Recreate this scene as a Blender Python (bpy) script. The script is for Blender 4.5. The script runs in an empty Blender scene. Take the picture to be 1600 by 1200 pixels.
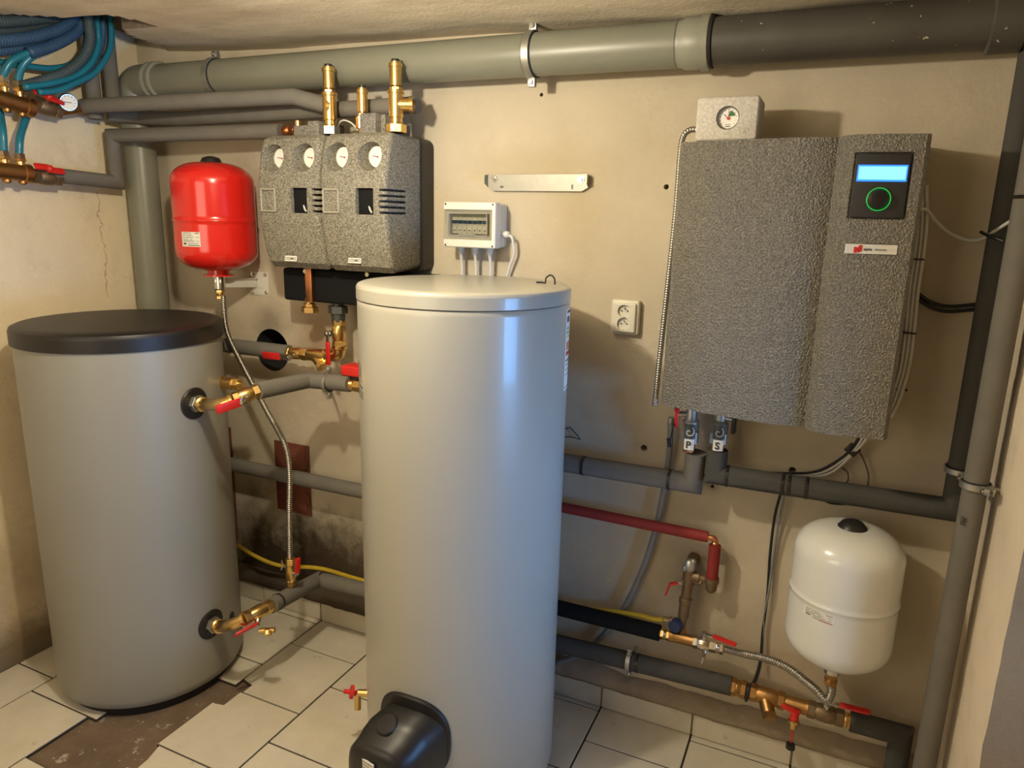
import bpy, bmesh, math, random
from mathutils import Vector, Matrix, noise
random.seed(7)
S = bpy.context.scene
COL = S.collection

# ------------------------------------------------------------------ camera
# metres: wall_back is the plane y = 0, the room lies at y < 0, floor z = 0
CAM = Vector((0.0, -2.2, 1.72)); FPX = 1105.0
# rows: camera right, camera down, camera forward (in world axes)
RR = Vector((0.90867962, 0.41684324, 0.02330382))
RD = Vector((0.11478208, -0.19576741, -0.97390975))
RF = Vector((-0.40140557, 0.88764679, -0.22573599))
cd = bpy.data.cameras.new('camera'); cam = bpy.data.objects.new('camera', cd); COL.objects.link(cam)
cd.sensor_fit = 'HORIZONTAL'; cd.sensor_width = 36.0; cd.lens = FPX * 36.0 / 1600.0; cd.clip_start = 0.02
cam.matrix_world = Matrix(((RR.x, -RD.x, -RF.x, CAM.x), (RR.y, -RD.y, -RF.y, CAM.y), (RR.z, -RD.z, -RF.z, CAM.z), (0, 0, 0, 1)))
S.camera = cam

# ------------------------------------------------------------------ world, light, exposure
S.view_settings.view_transform = 'Standard'; S.view_settings.look = 'None'
S.view_settings.gamma = 1.0; S.view_settings.use_curve_mapping = False
S.view_settings.exposure = 0.30
w = bpy.data.worlds.new('world'); S.world = w; w.use_nodes = True
w.node_tree.nodes['Background'].inputs[0].default_value = (1.0, 0.93, 0.84, 1)
w.node_tree.nodes['Background'].inputs[1].default_value = 0.16

def point_light(name, loc, power, col, r):
    l = bpy.data.lights.new(name, 'POINT'); l.energy = power; l.color = col; l.shadow_soft_size = r
    o = bpy.data.objects.new(name, l); COL.objects.link(o); o.location = loc; return o
def area_light(name, loc, target, sx, sy, power, col, spread):
    l = bpy.data.lights.new(name, 'AREA'); l.shape = 'RECTANGLE'; l.size = sx; l.size_y = sy; l.energy = power; l.color = col
    o = bpy.data.objects.new(name, l); COL.objects.link(o); o.location = loc; l.spread = math.radians(spread)
    o.rotation_euler = (Vector(target) - Vector(loc)).to_track_quat('-Z', 'Y').to_euler(); return o
point_light('ceiling_bulb_light', (-1.10, -1.16, 2.13), 38.0, (1.0, 0.895, 0.685), 0.03)
area_light('daylight_from_side_room', (2.1, -1.24, 0.95), (-0.62, -0.35, 0.98), 0.8, 0.6, 5.6, (0.17, 0.46, 1.0), 50)
area_light('warm_fill_light', (-1.5, -2.95, 1.65), (-1.35, -0.3, 1.55), 1.2, 1.0, 11.0, (1.0, 0.88, 0.67), 180)  # added soft fill behind the camera, lifts the shadows and the ceiling

# ------------------------------------------------------------------ geometry helpers
def at(px, py, d):
    """point seen at photo pixel (px,py), d metres in front of wall_back"""
    r = RR * (px - 800) + RD * (py - 600) + RF * FPX
    return CAM + r * ((2.2 - d) / r.y)
def atx(px, py, X):
    r = RR * (px - 800) + RD * (py - 600) + RF * FPX
    return CAM + r * ((X - CAM.x) / r.x)
def atz(px, py, Z):
    r = RR * (px - 800) + RD * (py - 600) + RF * FPX
    return CAM + r * ((Z - CAM.z) / r.z)
def atcyl(px, py, cx, cy, rad):
    """where the sight line of a pixel meets an upright cylinder"""
    r = RR * (px - 800) + RD * (py - 600) + RF * FPX
    ox, oy = CAM.x - cx, CAM.y - cy
    a = r.x ** 2 + r.y ** 2; b = 2 * (ox * r.x + oy * r.y); c = ox * ox + oy * oy - rad * rad
    t = (-b - math.sqrt(max(0, b * b - 4 * a * c))) / (2 * a)
    return CAM + r * t

V = Vector
def basis(d):
    d = d.normalized(); u = V((0, 0, 1)) if abs(d.z) < 0.9 else V((1, 0, 0))
    a = u.cross(d).normalized(); return a, d.cross(a).normalized(), d

class MB:
    def __init__(s): s.bm = bmesh.new(); s.mi = 0
    def _f(s, vs):
        try:
            f = s.bm.faces.new(vs); f.material_index = s.mi; return f
        except ValueError: return None
    def box(s, c, size, rot=None, bevel=0.0, seg=2):
        r = bmesh.ops.create_cube(s.bm, size=1.0); vs = r['verts']
        M = Matrix.Translation(V(c)) @ (rot.to_4x4() if rot else Matrix.Identity(4)) @ Matrix.Diagonal((size[0], size[1], size[2], 1))
        bmesh.ops.transform(s.bm, matrix=M, verts=vs)
        fs = {f for v in vs for f in v.link_faces}
        for f in fs: f.material_index = s.mi
        if bevel > 0:
            es = list({e for v in vs for e in v.link_edges})
            b = bmesh.ops.bevel(s.bm, geom=es, offset=bevel, segments=seg, affect='EDGES', profile=0.5)
            for f in b['faces']: f.material_index = s.mi
        return s
    def boxb(s, lo, hi, bevel=0.0, seg=2):
        lo, hi = V(lo), V(hi); sz = hi - lo
        return s.box((lo + hi) / 2, (abs(sz.x), abs(sz.y), abs(sz.z)), None, bevel, seg)
    def rings(s, rings, cap0=True, cap1=True, closed=False):
        R = [[s.bm.verts.new(p) for p in ring] for ring in rings]
        n = len(R[0]); m = len(R)
        for i in range(m if closed else m - 1):
            A, B = R[i], R[(i + 1) % m]
            for k in range(n): s._f((A[k], A[(k + 1) % n], B[(k + 1) % n], B[k]))
        if not closed:
            if cap0: s._f(list(reversed(R[0])))
            if cap1: s._f(R[-1])
        return s
    def turn(s, p0, d, prof, seg=24, ph=0.0, cap0=True, cap1=True):
        """prof: [(distance along d, radius)]"""
        a, b, d = basis(V(d)); p0 = V(p0)
        rs = []
        for t, r in prof:
            r = max(r, 1e-5)
            rs.append([p0 + d * t + a * (r * math.cos(ph + 2 * math.pi * k / seg)) + b * (r * math.sin(ph + 2 * math.pi * k / seg)) for k in range(seg)])
        return s.rings(rs, cap0, cap1)
    def cyl(s, p0, p1, r, seg=20, ch=0.0):
        p0, p1 = V(p0), V(p1); L = (p1 - p0).length
        pr = [(0, r), (L, r)] if ch <= 0 else [(0, r - ch), (ch, r), (L - ch, r), (L, r - ch)]
        return s.turn(p0, p1 - p0, pr, seg)
    def hexn(s, p0, p1, r):
        p0, p1 = V(p0), V(p1); L = (p1 - p0).length; c = min(0.0015, L * .2)
        return s.turn(p0, p1 - p0, [(0, r * .93), (c, r), (L - c, r), (L, r * .93)], 6)
    def tube(s, pts, r, seg=14, caps=True):
        """r: number or function of (arc length, total)"""
        pts = [V(p) for p in pts]; n = len(pts)
        T = []
        for i in range(n):
            t = V((0, 0, 0))
            if i < n - 1: t = t + (pts[i + 1] - pts[i]).normalized()
            if i > 0: t = t + (pts[i] - pts[i - 1]).normalized()
            T.append(t.normalized())
        a = basis(T[0])[0]; rs = []; L = 0; tot = sum((pts[i + 1] - pts[i]).length for i in range(n - 1))
        for i in range(n):
            if i: L += (pts[i] - pts[i - 1]).length
            a = (a - T[i] * a.dot(T[i])).normalized(); b = T[i].cross(a)
            q = r(L, tot) if callable(r) else r
            m = 1.0
            if 0 < i < n - 1:
                c = (pts[i] - pts[i - 1]).normalized().dot((pts[i + 1] - pts[i]).normalized())
                if c < .985 and not callable(r):      # mitre joint
                    m = 1 / max(.4, math.sqrt((1 + c) / 2))
                    bis = ((pts[i + 1] - pts[i]).normalized() - (pts[i] - pts[i - 1]).normalized()).normalized()
                    ring = []
                    for k in range(seg):
                        o = a * (q * math.cos(2 * math.pi * k / seg)) + b * (q * math.sin(2 * math.pi * k / seg))
                        ring.append(pts[i] + o + bis * (o.dot(bis) * (m - 1)))
                    rs.append(ring); continue
            rs.append([pts[i] + a * (q * math.cos(2 * math.pi * k / seg)) + b * (q * math.sin(2 * math.pi * k / seg)) for k in range(seg)])
        return s.rings(rs, caps, caps)
    def ball(s, c, r, seg=16, sq=(1, 1, 1)):
        m = bmesh.ops.create_uvsphere(s.bm, u_segments=seg, v_segments=max(6, seg // 2), radius=r)
        bmesh.ops.transform(s.bm, matrix=Matrix.Translation(V(c)) @ Matrix.Diagonal((*sq, 1)), verts=m['verts'])
        for v in m['verts']:
            for f in v.link_faces: f.material_index = s.mi
        return s
    def torus(s, c, ax, R, r, seg=32, rs=10, a0=0, a1=2 * math.pi):
        a, b, d = basis(V(ax)); c = V(c); full = abs(a1 - a0 - 2 * math.pi) < 1e-4; rings = []
        for i in range(seg if full else seg + 1):
            t = a0 + (a1 - a0) * i / seg; u = a * math.cos(t) + b * math.sin(t)
            rings.append([c + u * (R + r * math.cos(2 * math.pi * k / rs)) + d * (r * math.sin(2 * math.pi * k / rs)) for k in range(rs)])
        return s.rings(rings, True, True, full)
    def prism(s, poly, off):
        """poly: 3-D points of a face, pushed along off"""
        off = V(off); A = [s.bm.verts.new(V(p)) for p in poly]; B = [s.bm.verts.new(V(p) + off) for p in poly]; n = len(A)
        s._f(A); s._f(list(reversed(B)))
        for k in range(n): s._f((A[(k + 1) % n], A[k], B[k], B[(k + 1) % n]))
        return s
    def cylpatch(s, cx, cy, r, a0, a1, z0, z1, th=0.0008, n=10, shear=0.0):
        inn, out = [], []
        for i in range(n + 1):
            a = a0 + (a1 - a0) * i / n; dz = shear * i / n
            for lst, q in ((inn, r), (out, r + th)):
                lst.append((V((cx + q * math.cos(a), cy + q * math.sin(a), z0 + dz)), V((cx + q * math.cos(a), cy + q * math.sin(a), z1 + dz))))
        rs = [[inn[i][0], out[i][0], out[i][1], inn[i][1]] for i in range(n + 1)]
        return s.rings(rs)
    def text(s, body, M, size, ext=0.0004, bold=0.0, align='LEFT', shear=0.0):
        cu = bpy.data.curves.new('t', 'FONT'); cu.body = body; cu.size = size; cu.extrude = ext; cu.offset = bold; cu.align_x = align; cu.shear = shear
        cu.resolution_u = 3
        ob = bpy.data.objects.new('t', cu); COL.objects.link(ob)
        dg = bpy.context.evaluated_depsgraph_get(); me = bpy.data.meshes.new_from_object(ob.evaluated_get(dg))
        me.transform(M); n0 = len(s.bm.faces); s.bm.from_mesh(me); s.bm.faces.ensure_lookup_table()
        for f in s.bm.faces[n0:]: f.material_index = s.mi
        bpy.data.objects.remove(ob); bpy.data.curves.remove(cu); bpy.data.meshes.remove(me); return s
    def bevel(s, off, seg=2, ang=0.5):
        es = [e for e in s.bm.edges if len(e.link_faces) == 2 and e.calc_face_angle(0) > ang]
        bmesh.ops.bevel(s.bm, geom=es, offset=off, segments=seg, affect='EDGES', profile=0.5); return s
    def build(s, name, mat, parent=None, sharp=0.6, loc=None):
        bmesh.ops.recalc_face_normals(s.bm, faces=s.bm.faces)
        for f in s.bm.faces: f.smooth = True
        for e in s.bm.edges:
            if len(e.link_faces) != 2 or e.calc_face_angle(0) > sharp: e.smooth = False
        if parent is not None: o0 = ORG[parent.name]
        elif loc is not None: o0 = V(loc)
        else:
            xs = [v.co for v in s.bm.verts]
            o0 = V(((min(p.x for p in xs) + max(p.x for p in xs)) / 2, (min(p.y for p in xs) + max(p.y for p in xs)) / 2, min(p.z for p in xs)))
        bmesh.ops.translate(s.bm, vec=-o0, verts=s.bm.verts)
        me = bpy.data.meshes.new(name); s.bm.to_mesh(me); s.bm.free()
        for m in (mat if isinstance(mat, (list, tuple)) else [mat]): me.materials.append(m)
        o = bpy.data.objects.new(name, me); COL.objects.link(o)
        if parent is not None: o.parent = parent
        else: o.location = o0
        ORG[o.name] = o0; return o
ORG = {}
def frame(o, x, y):
    x = V(x).normalized(); y = V(y); z = x.cross(y).normalized(); y = z.cross(x); o = V(o)
    return Matrix(((x.x, y.x, z.x, o.x), (x.y, y.y, z.y, o.y), (x.z, y.z, z.z, o.z), (0, 0, 0, 1)))
def tag(o, label, cat, group=None, kind=None):
    o['label'] = label; o['category'] = cat
    if group: o['group'] = group
    if kind: o['kind'] = kind
    return o
def thing(name, loc, label, cat, group=None):
    o = bpy.data.objects.new(name, None); COL.objects.link(o); o.location = loc; o.empty_display_size = .05
    ORG[o.name] = V(loc); return tag(o, label, cat, group)
def struct(o): o['kind'] = 'structure'; return o
def fillet(pts, r, n=6):
    """round the corners of a polyline"""
    pts = [V(p) for p in pts]; out = [pts[0]]
    for i in range(1, len(pts) - 1):
        a, b, c = pts[i - 1], pts[i], pts[i + 1]
        q = min(r, (a - b).length * .48, (c - b).length * .48)
        p, e = b + (a - b).normalized() * q, b + (c - b).normalized() * q
        for k in range(n + 1):
            t = k / n; out.append((1 - t) ** 2 * p + 2 * t * (1 - t) * b + t * t * e)
    out.append(pts[-1]); return out
def spline(pts, n=8):
    pts = [V(p) for p in pts]; P = [pts[0] * 2 - pts[1]] + pts + [pts[-1] * 2 - pts[-2]]; out = []
    for i in range(1, len(P) - 2):
        for k in range(n):
            t = k / n; a, b, c, d = P[i - 1:i + 3]
            out.append(.5 * ((2 * b) + (c - a) * t + (2 * a - 5 * b + 4 * c - d) * t * t + (3 * b - a - 3 * c + d) * t ** 3))
    out.append(pts[-1]); return out
def resample(pts, step):
    out = [pts[0]]; acc = 0
    for i in range(1, len(pts)):
        a, b = pts[i - 1], pts[i]; L = (b - a).length; t = step - acc
        while t <= L: out.append(a.lerp(b, t / L)); t += step
        acc = L - (t - step)
    out.append(pts[-1]); return out
def boolean(o, cut):
    """carve the shapes of cut (an MB) out of mesh object o"""
    c = cut.build('cut', MAT['black'], None, loc=ORG[o.name]); c.location = (0, 0, 0)
    sv, pv = o.location.copy(), o.parent; o.parent = None; o.location = (0, 0, 0)
    m = o.modifiers.new('b', 'BOOLEAN'); m.operation = 'DIFFERENCE'; m.object = c; m.solver = 'EXACT'; m.use_self = True
    bpy.context.view_layer.update()
    dg = bpy.context.evaluated_depsgraph_get(); me = bpy.data.meshes.new_from_object(o.evaluated_get(dg))
    old = o.data; nm = old.name; mats = list(old.materials); o.modifiers.clear(); o.data = me
    me.materials.clear()
    for q in mats: me.materials.append(q)
    for p in me.polygons:
        if p.material_index >= len(mats): p.material_index = 0
    bpy.data.meshes.remove(old); me.name = nm
    q = bmesh.new(); q.from_mesh(me)
    for f in q.faces: f.smooth = True
    for e in q.edges: e.smooth = len(e.link_faces) == 2 and e.calc_face_angle(0) < .5
    q.to_mesh(me); q.free()
    cm = c.data; bpy.data.objects.remove(c); bpy.data.meshes.remove(cm)
    o.location = sv; o.parent = pv

# ------------------------------------------------------------------ materials
MAT = {}
class N:
    def __init__(s, name):
        s.m = bpy.data.materials.new(name); s.m.use_nodes = True; s.t = s.m.node_tree; s.n = s.t.nodes; s.b = s.n['Principled BSDF']
        s.pos = s.n.new('ShaderNodeNewGeometry').outputs['Position']
    def L(s, a, b): s.t.links.new(a, b)
    def noise(s, scale, detail=3, rough=.55, vec=None, out='Fac', dist=0.0):
        q = s.n.new('ShaderNodeTexNoise'); q.inputs['Scale'].default_value = scale; q.inputs['Detail'].default_value = detail
        q.inputs['Roughness'].default_value = rough; q.inputs['Distortion'].default_value = dist; s.L(vec or s.pos, q.inputs['Vector']); return q.outputs[out]
    def voro(s, scale, out='Distance', vec=None, feat='F1'):
        q = s.n.new('ShaderNodeTexVoronoi'); q.feature = feat; q.inputs['Scale'].default_value = scale; s.L(vec or s.pos, q.inputs['Vector']); return q.outputs[out]
    def ramp(s, f, stops):
        q = s.n.new('ShaderNodeValToRGB'); s.L(f, q.inputs[0]); e = q.color_ramp.elements
        while len(e) < len(stops): e.new(.5)
        for i, (p, c) in enumerate(stops):
            e[i].position = p; e[i].color = (c, c, c, 1) if isinstance(c, (int, float)) else (*c, 1)
        return q.outputs[0]
    def mix(s, f, a, b, mode='MIX'):
        q = s.n.new('ShaderNodeMix'); q.data_type = 'RGBA'; q.blend_type = mode
        for i, v in ((0, f), (6, a), (7, b)):
            if isinstance(v, (int, float)): q.inputs[i].default_value = v
            elif isinstance(v, tuple): q.inputs[i].default_value = (*v, 1)
            else: s.L(v, q.inputs[i])
        return q.outputs[2]
    def math(s, op, a, b=0.0, c=0.0):
        q = s.n.new('ShaderNodeMath'); q.operation = op
        for i, v in enumerate((a, b, c)):
            if isinstance(v, (int, float)): q.inputs[i].default_value = v
            else: s.L(v, q.inputs[i])
        return q.outputs[0]
    def scalevec(s, v):
        q = s.n.new('ShaderNodeVectorMath'); q.operation = 'MULTIPLY'; s.L(s.pos, q.inputs[0]); q.inputs[1].default_value = v; return q.outputs[0]
    def dist(s, p, sc=(1, 1, 1)):
        q = s.n.new('ShaderNodeVectorMath'); q.operation = 'SUBTRACT'; s.L(s.pos, q.inputs[0]); q.inputs[1].default_value = p
        k = s.n.new('ShaderNodeVectorMath'); k.operation = 'MULTIPLY'; s.L(q.outputs[0], k.inputs[0]); k.inputs[1].default_value = sc
        l = s.n.new('ShaderNodeVectorMath'); l.operation = 'LENGTH'; s.L(k.outputs[0], l.inputs[0]); return l.outputs['Value']
    def z(s):
        q = s.n.new('ShaderNodeSeparateXYZ'); s.L(s.pos, q.inputs[0]); return q.outputs
    def bump(s, h, strength=.3, dist=.002, prev=None):
        q = s.n.new('ShaderNodeBump'); q.inputs['Strength'].default_value = strength; q.inputs['Distance'].default_value = dist
        s.L(h, q.inputs['Height'])
        if prev is not None: s.L(prev, q.inputs['Normal'])
        s.L(q.outputs[0], s.b.inputs['Normal']); return q.outputs[0]
    def fin(s, key, col, rough=.5, metal=0.0, spec=None, coat=0.0):
        if isinstance(col, tuple): s.b.inputs['Base Color'].default_value = (*col, 1)
        else: s.L(col, s.b.inputs['Base Color'])
        if isinstance(rough, (int, float)): s.b.inputs['Roughness'].default_value = rough
        else: s.L(rough, s.b.inputs['Roughness'])
        s.b.inputs['Metallic'].default_value = metal
        if spec is not None: s.b.inputs['Specular IOR Level'].default_value = spec
        if coat: s.b.inputs['Coat Weight'].default_value = coat; s.b.inputs['Coat Roughness'].default_value = .08
        MAT[key] = s.m; return s.m
def plain(key, col, rough=.5, metal=0.0, var=.12, sc=30.0, bump=0.0, coat=0.0, spec=None):
    q = N(key); f = q.noise(sc, 4)
    c = q.mix(f, tuple(max(0, x * (1 - var)) for x in col), tuple(min(1, x * (1 + var)) for x in col))
    if bump: q.bump(q.noise(sc * 12, 3), bump, .001)
    return q.fin(key, c, rough, metal, spec, coat)
def foam(key, dark, light, sc, bump=.5, rough=.8, spec=.3):
    """moulded bead foam: little cells, each of its own grey"""
    q = N(key); r = q.n.new('ShaderNodeSeparateColor'); q.L(q.voro(sc, 'Color'), r.inputs[0])
    c = q.mix(q.ramp(r.outputs[0], [(.15, 0.0), (.85, 1.0)]), dark, light)
    q.bump(q.math('SUBTRACT', 1.0, q.voro(sc)), bump, .002); return q.fin(key, c, rough, 0, spec)

plain('black', (.012, .012, .012), .5)
plain('black_plastic', (.016, .015, .015), .38, bump=.05)
plain('black_satin', (.011, .009, .008), .45, var=.3, sc=6)
plain('rubber', (.02, .02, .02), .8)
plain('insul', (.165, .153, .132), .92, var=.16, sc=14, bump=.35, spec=.15)
plain('insul_dark', (.078, .074, .067), .9, var=.15, sc=14, bump=.35, spec=.15)
plain('insul_black', (.010, .010, .011), .85, bump=.3, spec=.15)
plain('insul_red', (.26, .022, .018), .7, var=.15, sc=20, bump=.2)
plain('pvc', (.205, .205, .16), .38, var=.1, sc=8)
plain('pvc_edge', (.25, .25, .20), .42)
plain('red_paint', (.68, .018, .012), .22, var=.04, coat=.5)
plain('red_plastic', (.62, .02, .016), .4, var=.08)
plain('white_paint', (.74, .74, .70), .2, var=.03, coat=.4)
plain('white_plastic', (.72, .69, .62), .4, var=.03)
plain('ivory', (.74, .70, .58), .35, var=.03)
plain('grey_plastic', (.62, .62, .57), .45, var=.03)
plain('cable_white', (.66, .64, .60), .5, var=.05)
plain('cable_grey', (.22, .22, .21), .6)
plain('cable_black', (.012, .012, .012), .5)
plain('brass', (.76, .52, .20), .28, 1.0, var=.12, sc=60)
plain('brass_dull', (.40, .22, .08), .42, 1.0, var=.25, sc=60)
plain('brass_old', (.24, .17, .10), .5, .8, var=.3, sc=80)
plain('copper', (.68, .30, .14), .35, 1.0, var=.15, sc=40)
plain('hose_steel', (.40, .38, .34), .36, 1.0, var=.06)
plain('steel', (.62, .60, .56), .25, 1.0, var=.06)
plain('galv', (.46, .455, .42), .45, .9, var=.14, sc=60)
plain('nickel', (.70, .62, .50), .22, 1.0)
plain('iron', (.10, .105, .10), .5, .7, var=.2)
plain('paper', (.78, .76, .70), .6, var=.03)
plain('ink', (.04, .04, .04), .6)
plain('ink_red', (.65, .03, .03), .5)
plain('yellow_hose', (.62, .43, .03), .5, var=.08)
plain('tube_teal', (.015, .17, .25), .28, var=.15, sc=20)
plain('sleeve_blue', (.035, .085, .17), .5, var=.25, sc=20)
plain('sleeve_dark', (.05, .075, .085), .6, var=.25, sc=20)
plain('dial', (.82, .81, .76), .4, var=.02)
plain('green_ink', (.03, .16, .04), .5)
plain('blue_knob', (.015, .03, .09), .45)
plain('rust_paint', (.16, .045, .025), .6, var=.4, sc=25, bump=.3)
plain('toggle_blue', (.03, .07, .14), .4)
plain('frame_grey', (.36, .36, .31), .45)
foam('foam_cover', (.12, .11, .086), (.31, .288, .232), 330, .35)
foam('foam_block', (.12, .113, .10), (.27, .25, .22), 330, .3)
plain('foam_edge_highlight', (.34, .315, .25), .8)  # paler foam colour, puts the bright edge of the outline into the material
plain('panel_grey', (.045, .045, .047), .4, var=.05)
plain('rail_metal', (.36, .345, .30), .5, .7, var=.14, sc=40)
foam('foam_light', (.50, .47, .42), (.62, .585, .52), 220, .2)

def tank_mat():
    q = N('tank_shell'); f = q.noise(3.0, 3)
    c = q.mix(f, (.25, .24, .21), (.28, .27, .235)); q.bump(q.noise(700, 2), .04, .0004)
    q.fin('tank_grey', c, .42, 0, .5)
    q = N('tank_enamel'); f = q.noise(2.0, 2)
    c = q.mix(f, (.36, .345, .295), (.39, .375, .325)); q.fin('tank_cream', c, .34, 0, .5, .2)
tank_mat()
def hammered():
    q = N('hammered_panel'); v = q.voro(190); n = q.noise(250, 3, .6)
    h = q.math('ADD', q.math('MULTIPLY', v, .6), n)
    c = q.mix(q.ramp(n, [(.38, 0.0), (.62, 1.0)]), (.165, .154, .132), (.30, .283, .246))
    q.bump(h, 1.0, .005); q.fin('hammered', c, .38, .45, .5)
hammered()
def wallmat(key, base, dark, spots=(), crack=None):
    q = N(key); n1 = q.noise(2.2, 5, .6); n2 = q.noise(9, 5, .65)
    c = q.mix(q.ramp(n1, [(.35, 0.0), (.7, 1.0)]), base, tuple(x * .86 for x in base))
    c = q.mix(q.ramp(n2, [(.55, 0.0), (.78, .35)]), c, dark)
    sp = q.noise(38, 3, .7); c = q.mix(q.ramp(sp, [(.70, 0.0), (.76, .55)]), c, (.28, .19, .11))
    for p, sc, edge, colr, amt in spots:     # stains with a shape of their own
        d = q.math('ADD', q.dist(p, sc), q.math('MULTIPLY', q.math('SUBTRACT', q.noise(6, 5, .7), .5), 1.1))
        c = q.mix(q.ramp(d, [(edge, amt), (1.0, 0.0)]), c, colr)
    if crack:        # a hairline crack running down the plaster: (y, z bottom, z top)
        xyz = q.z(); o = q.math('ADD', xyz[1], q.math('MULTIPLY', q.math('SUBTRACT', q.noise(9, 4, .7), .5), .10))
        d = q.math('ABSOLUTE', q.math('SUBTRACT', o, crack[0])); k = q.math('MULTIPLY', q.math('LESS_THAN', d, .0028), q.math('MULTIPLY', q.math('GREATER_THAN', xyz[2], crack[1]), q.math('LESS_THAN', xyz[2], crack[2])))
        c = q.mix(q.math('MULTIPLY', k, .45), c, (.22, .15, .09))
    b = q.bump(q.noise(95, 6, .75), .55, .005); q.bump(q.noise(6, 3), .35, .02, b)
    return q.fin(key, c, .9, 0, .2)
WB = (.61, .53, .40)
pw = lambda px, py: tuple(at(px, py, 0))
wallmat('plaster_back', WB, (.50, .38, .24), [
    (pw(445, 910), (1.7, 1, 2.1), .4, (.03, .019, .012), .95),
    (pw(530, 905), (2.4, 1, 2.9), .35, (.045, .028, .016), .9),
    (pw(455, 750), (6.5, 1, 5.2), .3, (.16, .09, .05), .6),
    (pw(500, 520), (6.5, 1, 6.0), .25, (.34, .20, .10), .65),
    (pw(425, 500), (9, 1, 10), .2, (.12, .09, .07), .5),
    (pw(900, 330), (7, 1, 6), .1, (.45, .36, .2), .45),
    (pw(840, 255), (3.0, 1, 14), .1, (.45, .36, .2), .4),
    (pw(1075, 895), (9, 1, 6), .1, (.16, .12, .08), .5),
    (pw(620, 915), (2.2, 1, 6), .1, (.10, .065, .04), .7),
    (pw(1300, 1080), (.9, 1, 5), .1, (.42, .33, .22), .6),
])
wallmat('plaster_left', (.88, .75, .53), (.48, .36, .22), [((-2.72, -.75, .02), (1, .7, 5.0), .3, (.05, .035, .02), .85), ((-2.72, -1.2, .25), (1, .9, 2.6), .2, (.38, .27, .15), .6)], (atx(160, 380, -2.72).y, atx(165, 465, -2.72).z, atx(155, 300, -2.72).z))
wallmat('plaster_right', (.86, .74, .58), (.50, .40, .26))
wallmat('plaster_rough', (.34, .22, .11), (.18, .11, .05))
def ceilmat():
    q = N('plaster_ceiling'); v = q.scalevec((.8, 3.4, 1)); n = q.noise(2.3, 5, .6, v)
    c = q.mix(q.ramp(n, [(.36, 0.0), (.66, 1.0)]), (.58, .50, .375), (.76, .68, .54))
    b = q.bump(q.noise(75, 5, .7), .6, .006); q.bump(q.noise(4.4, 3, .5), .35, .03, b); q.fin('ceiling', c, .9, 0, .2)
    q = N('broken_plaster'); c = q.mix(q.noise(14, 4), (.10, .075, .05), (.26, .2, .14)); q.bump(q.noise(40, 5), .7, .01); q.fin('broken', c, .95)
ceilmat()
def floormats():
    q = N('floor_tile'); n = q.noise(7, 5, .6); c = q.mix(q.ramp(n, [(.3, 0.0), (.7, 1.0)]), (.60, .545, .43), (.70, .64, .52))
    d = q.noise(16, 5, .7); c = q.mix(q.ramp(d, [(.63, 0.0), (.72, .5)]), c, (.25, .19, .12)); q.bump(q.noise(30, 3), .06, .002); q.fin('tile', c, .5, 0, .35)
    q = N('floor_screed'); c = q.mix(q.noise(9, 5, .65), (.085, .058, .040), (.26, .19, .135))
    sp = q.noise(24, 4, .75); c = q.mix(q.ramp(sp, [(.60, 0.0), (.68, .85)]), c, (.5, .45, .38)); q.bump(q.noise(35, 6, .7), .7, .008); q.fin('screed', c, .95, 0, .15)
    q = N('grout'); c = q.mix(q.noise(50, 3), (.025, .017, .012), (.06, .042, .03)); q.fin('grout', c, .95)
floormats()
def dirty_pipe():
    q = N('old_pipe'); c = q.mix(q.noise(5, 5, .6), (.045, .04, .034), (.10, .092, .078)); sp = q.noise(46, 3, .7)
    c = q.mix(q.ramp(sp, [(.685, 0.0), (.70, .9)]), c, (.65, .6, .5)); q.fin('pvc_old', c, .5)
dirty_pipe()
def emis(key, col, st):
    q = N(key); q.b.inputs['Emission Color'].default_value = (*col, 1); q.b.inputs['Emission Strength'].default_value = st; q.fin(key, (.02, .02, .02), .3)
emis('lcd', (.02, .16, 1.0), 2.2); emis('lcd_glow', (.16, .56, 1.0), 1.9); emis('led_green', (.02, .60, .08), .6)
def glassmat():
    q = N('tinted_window'); q.b.inputs['Transmission Weight'].default_value = 1.0; q.b.inputs['IOR'].default_value = 1.1; q.fin('window', (.84, .84, .78), .06)
    q = N('glass'); q.b.inputs['Transmission Weight'].default_value = 1.0; q.b.inputs['IOR'].default_value = 1.05; q.fin('glass', (1, 1, 1), .02)
glassmat()
def sleeve(key, c0, c1):
    q = N(key); q.fin(key, q.mix(q.noise(22, 4), c0, c1), .55)

# ------------------------------------------------------------------ the setting
XL, XR, YF, XE = -2.72, 0.42, -4.2, 2.4
b = MB().boxb((XL - .2, 0, -.1), (XE, .35, 2.6)); wall_back = b.build('wall_back', MAT['plaster_back'])
cut = MB(); fh = at(425, 547, 0); cut.cyl(fh + V((0, -.05, 0)), fh + V((0, .22, 0)), .088, 40)
for px, py, r in ((1041, 292, .008), (1006, 700, .011), (1238, 735, .011), (846, 148, .006), (1113, 760, .006)):
    p = at(px, py, 0); cut.cyl(p + V((0, -.03, 0)), p + V((0, .06, 0)), r, 14)
boolean(wall_back, cut); struct(wall_back)
struct(MB().boxb((XL - .2, YF, -.1), (XL, 0, 2.6)).build('wall_left', MAT['plaster_left']))
b = MB().boxb((XR, -.5, -.1), (XE, 0, 2.6))
b.bm.faces.ensure_lookup_table()
bmesh.ops.subdivide_edges(b.bm, edges=[e for e in b.bm.edges if abs(e.verts[0].co.z - e.verts[1].co.z) > 1], cuts=50)
for v in b.bm.verts:
    if v.co.x < XR + .01 and v.co.y < -.4: v.co.x += .006 * noise.noise((0, 0, v.co.z * 9)); v.co.y += .008 * noise.noise((3, 0, v.co.z * 8))
for f in b.bm.faces:
    f.normal_update(); f.material_index = 1 if f.normal.y < -.7 else 0
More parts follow.
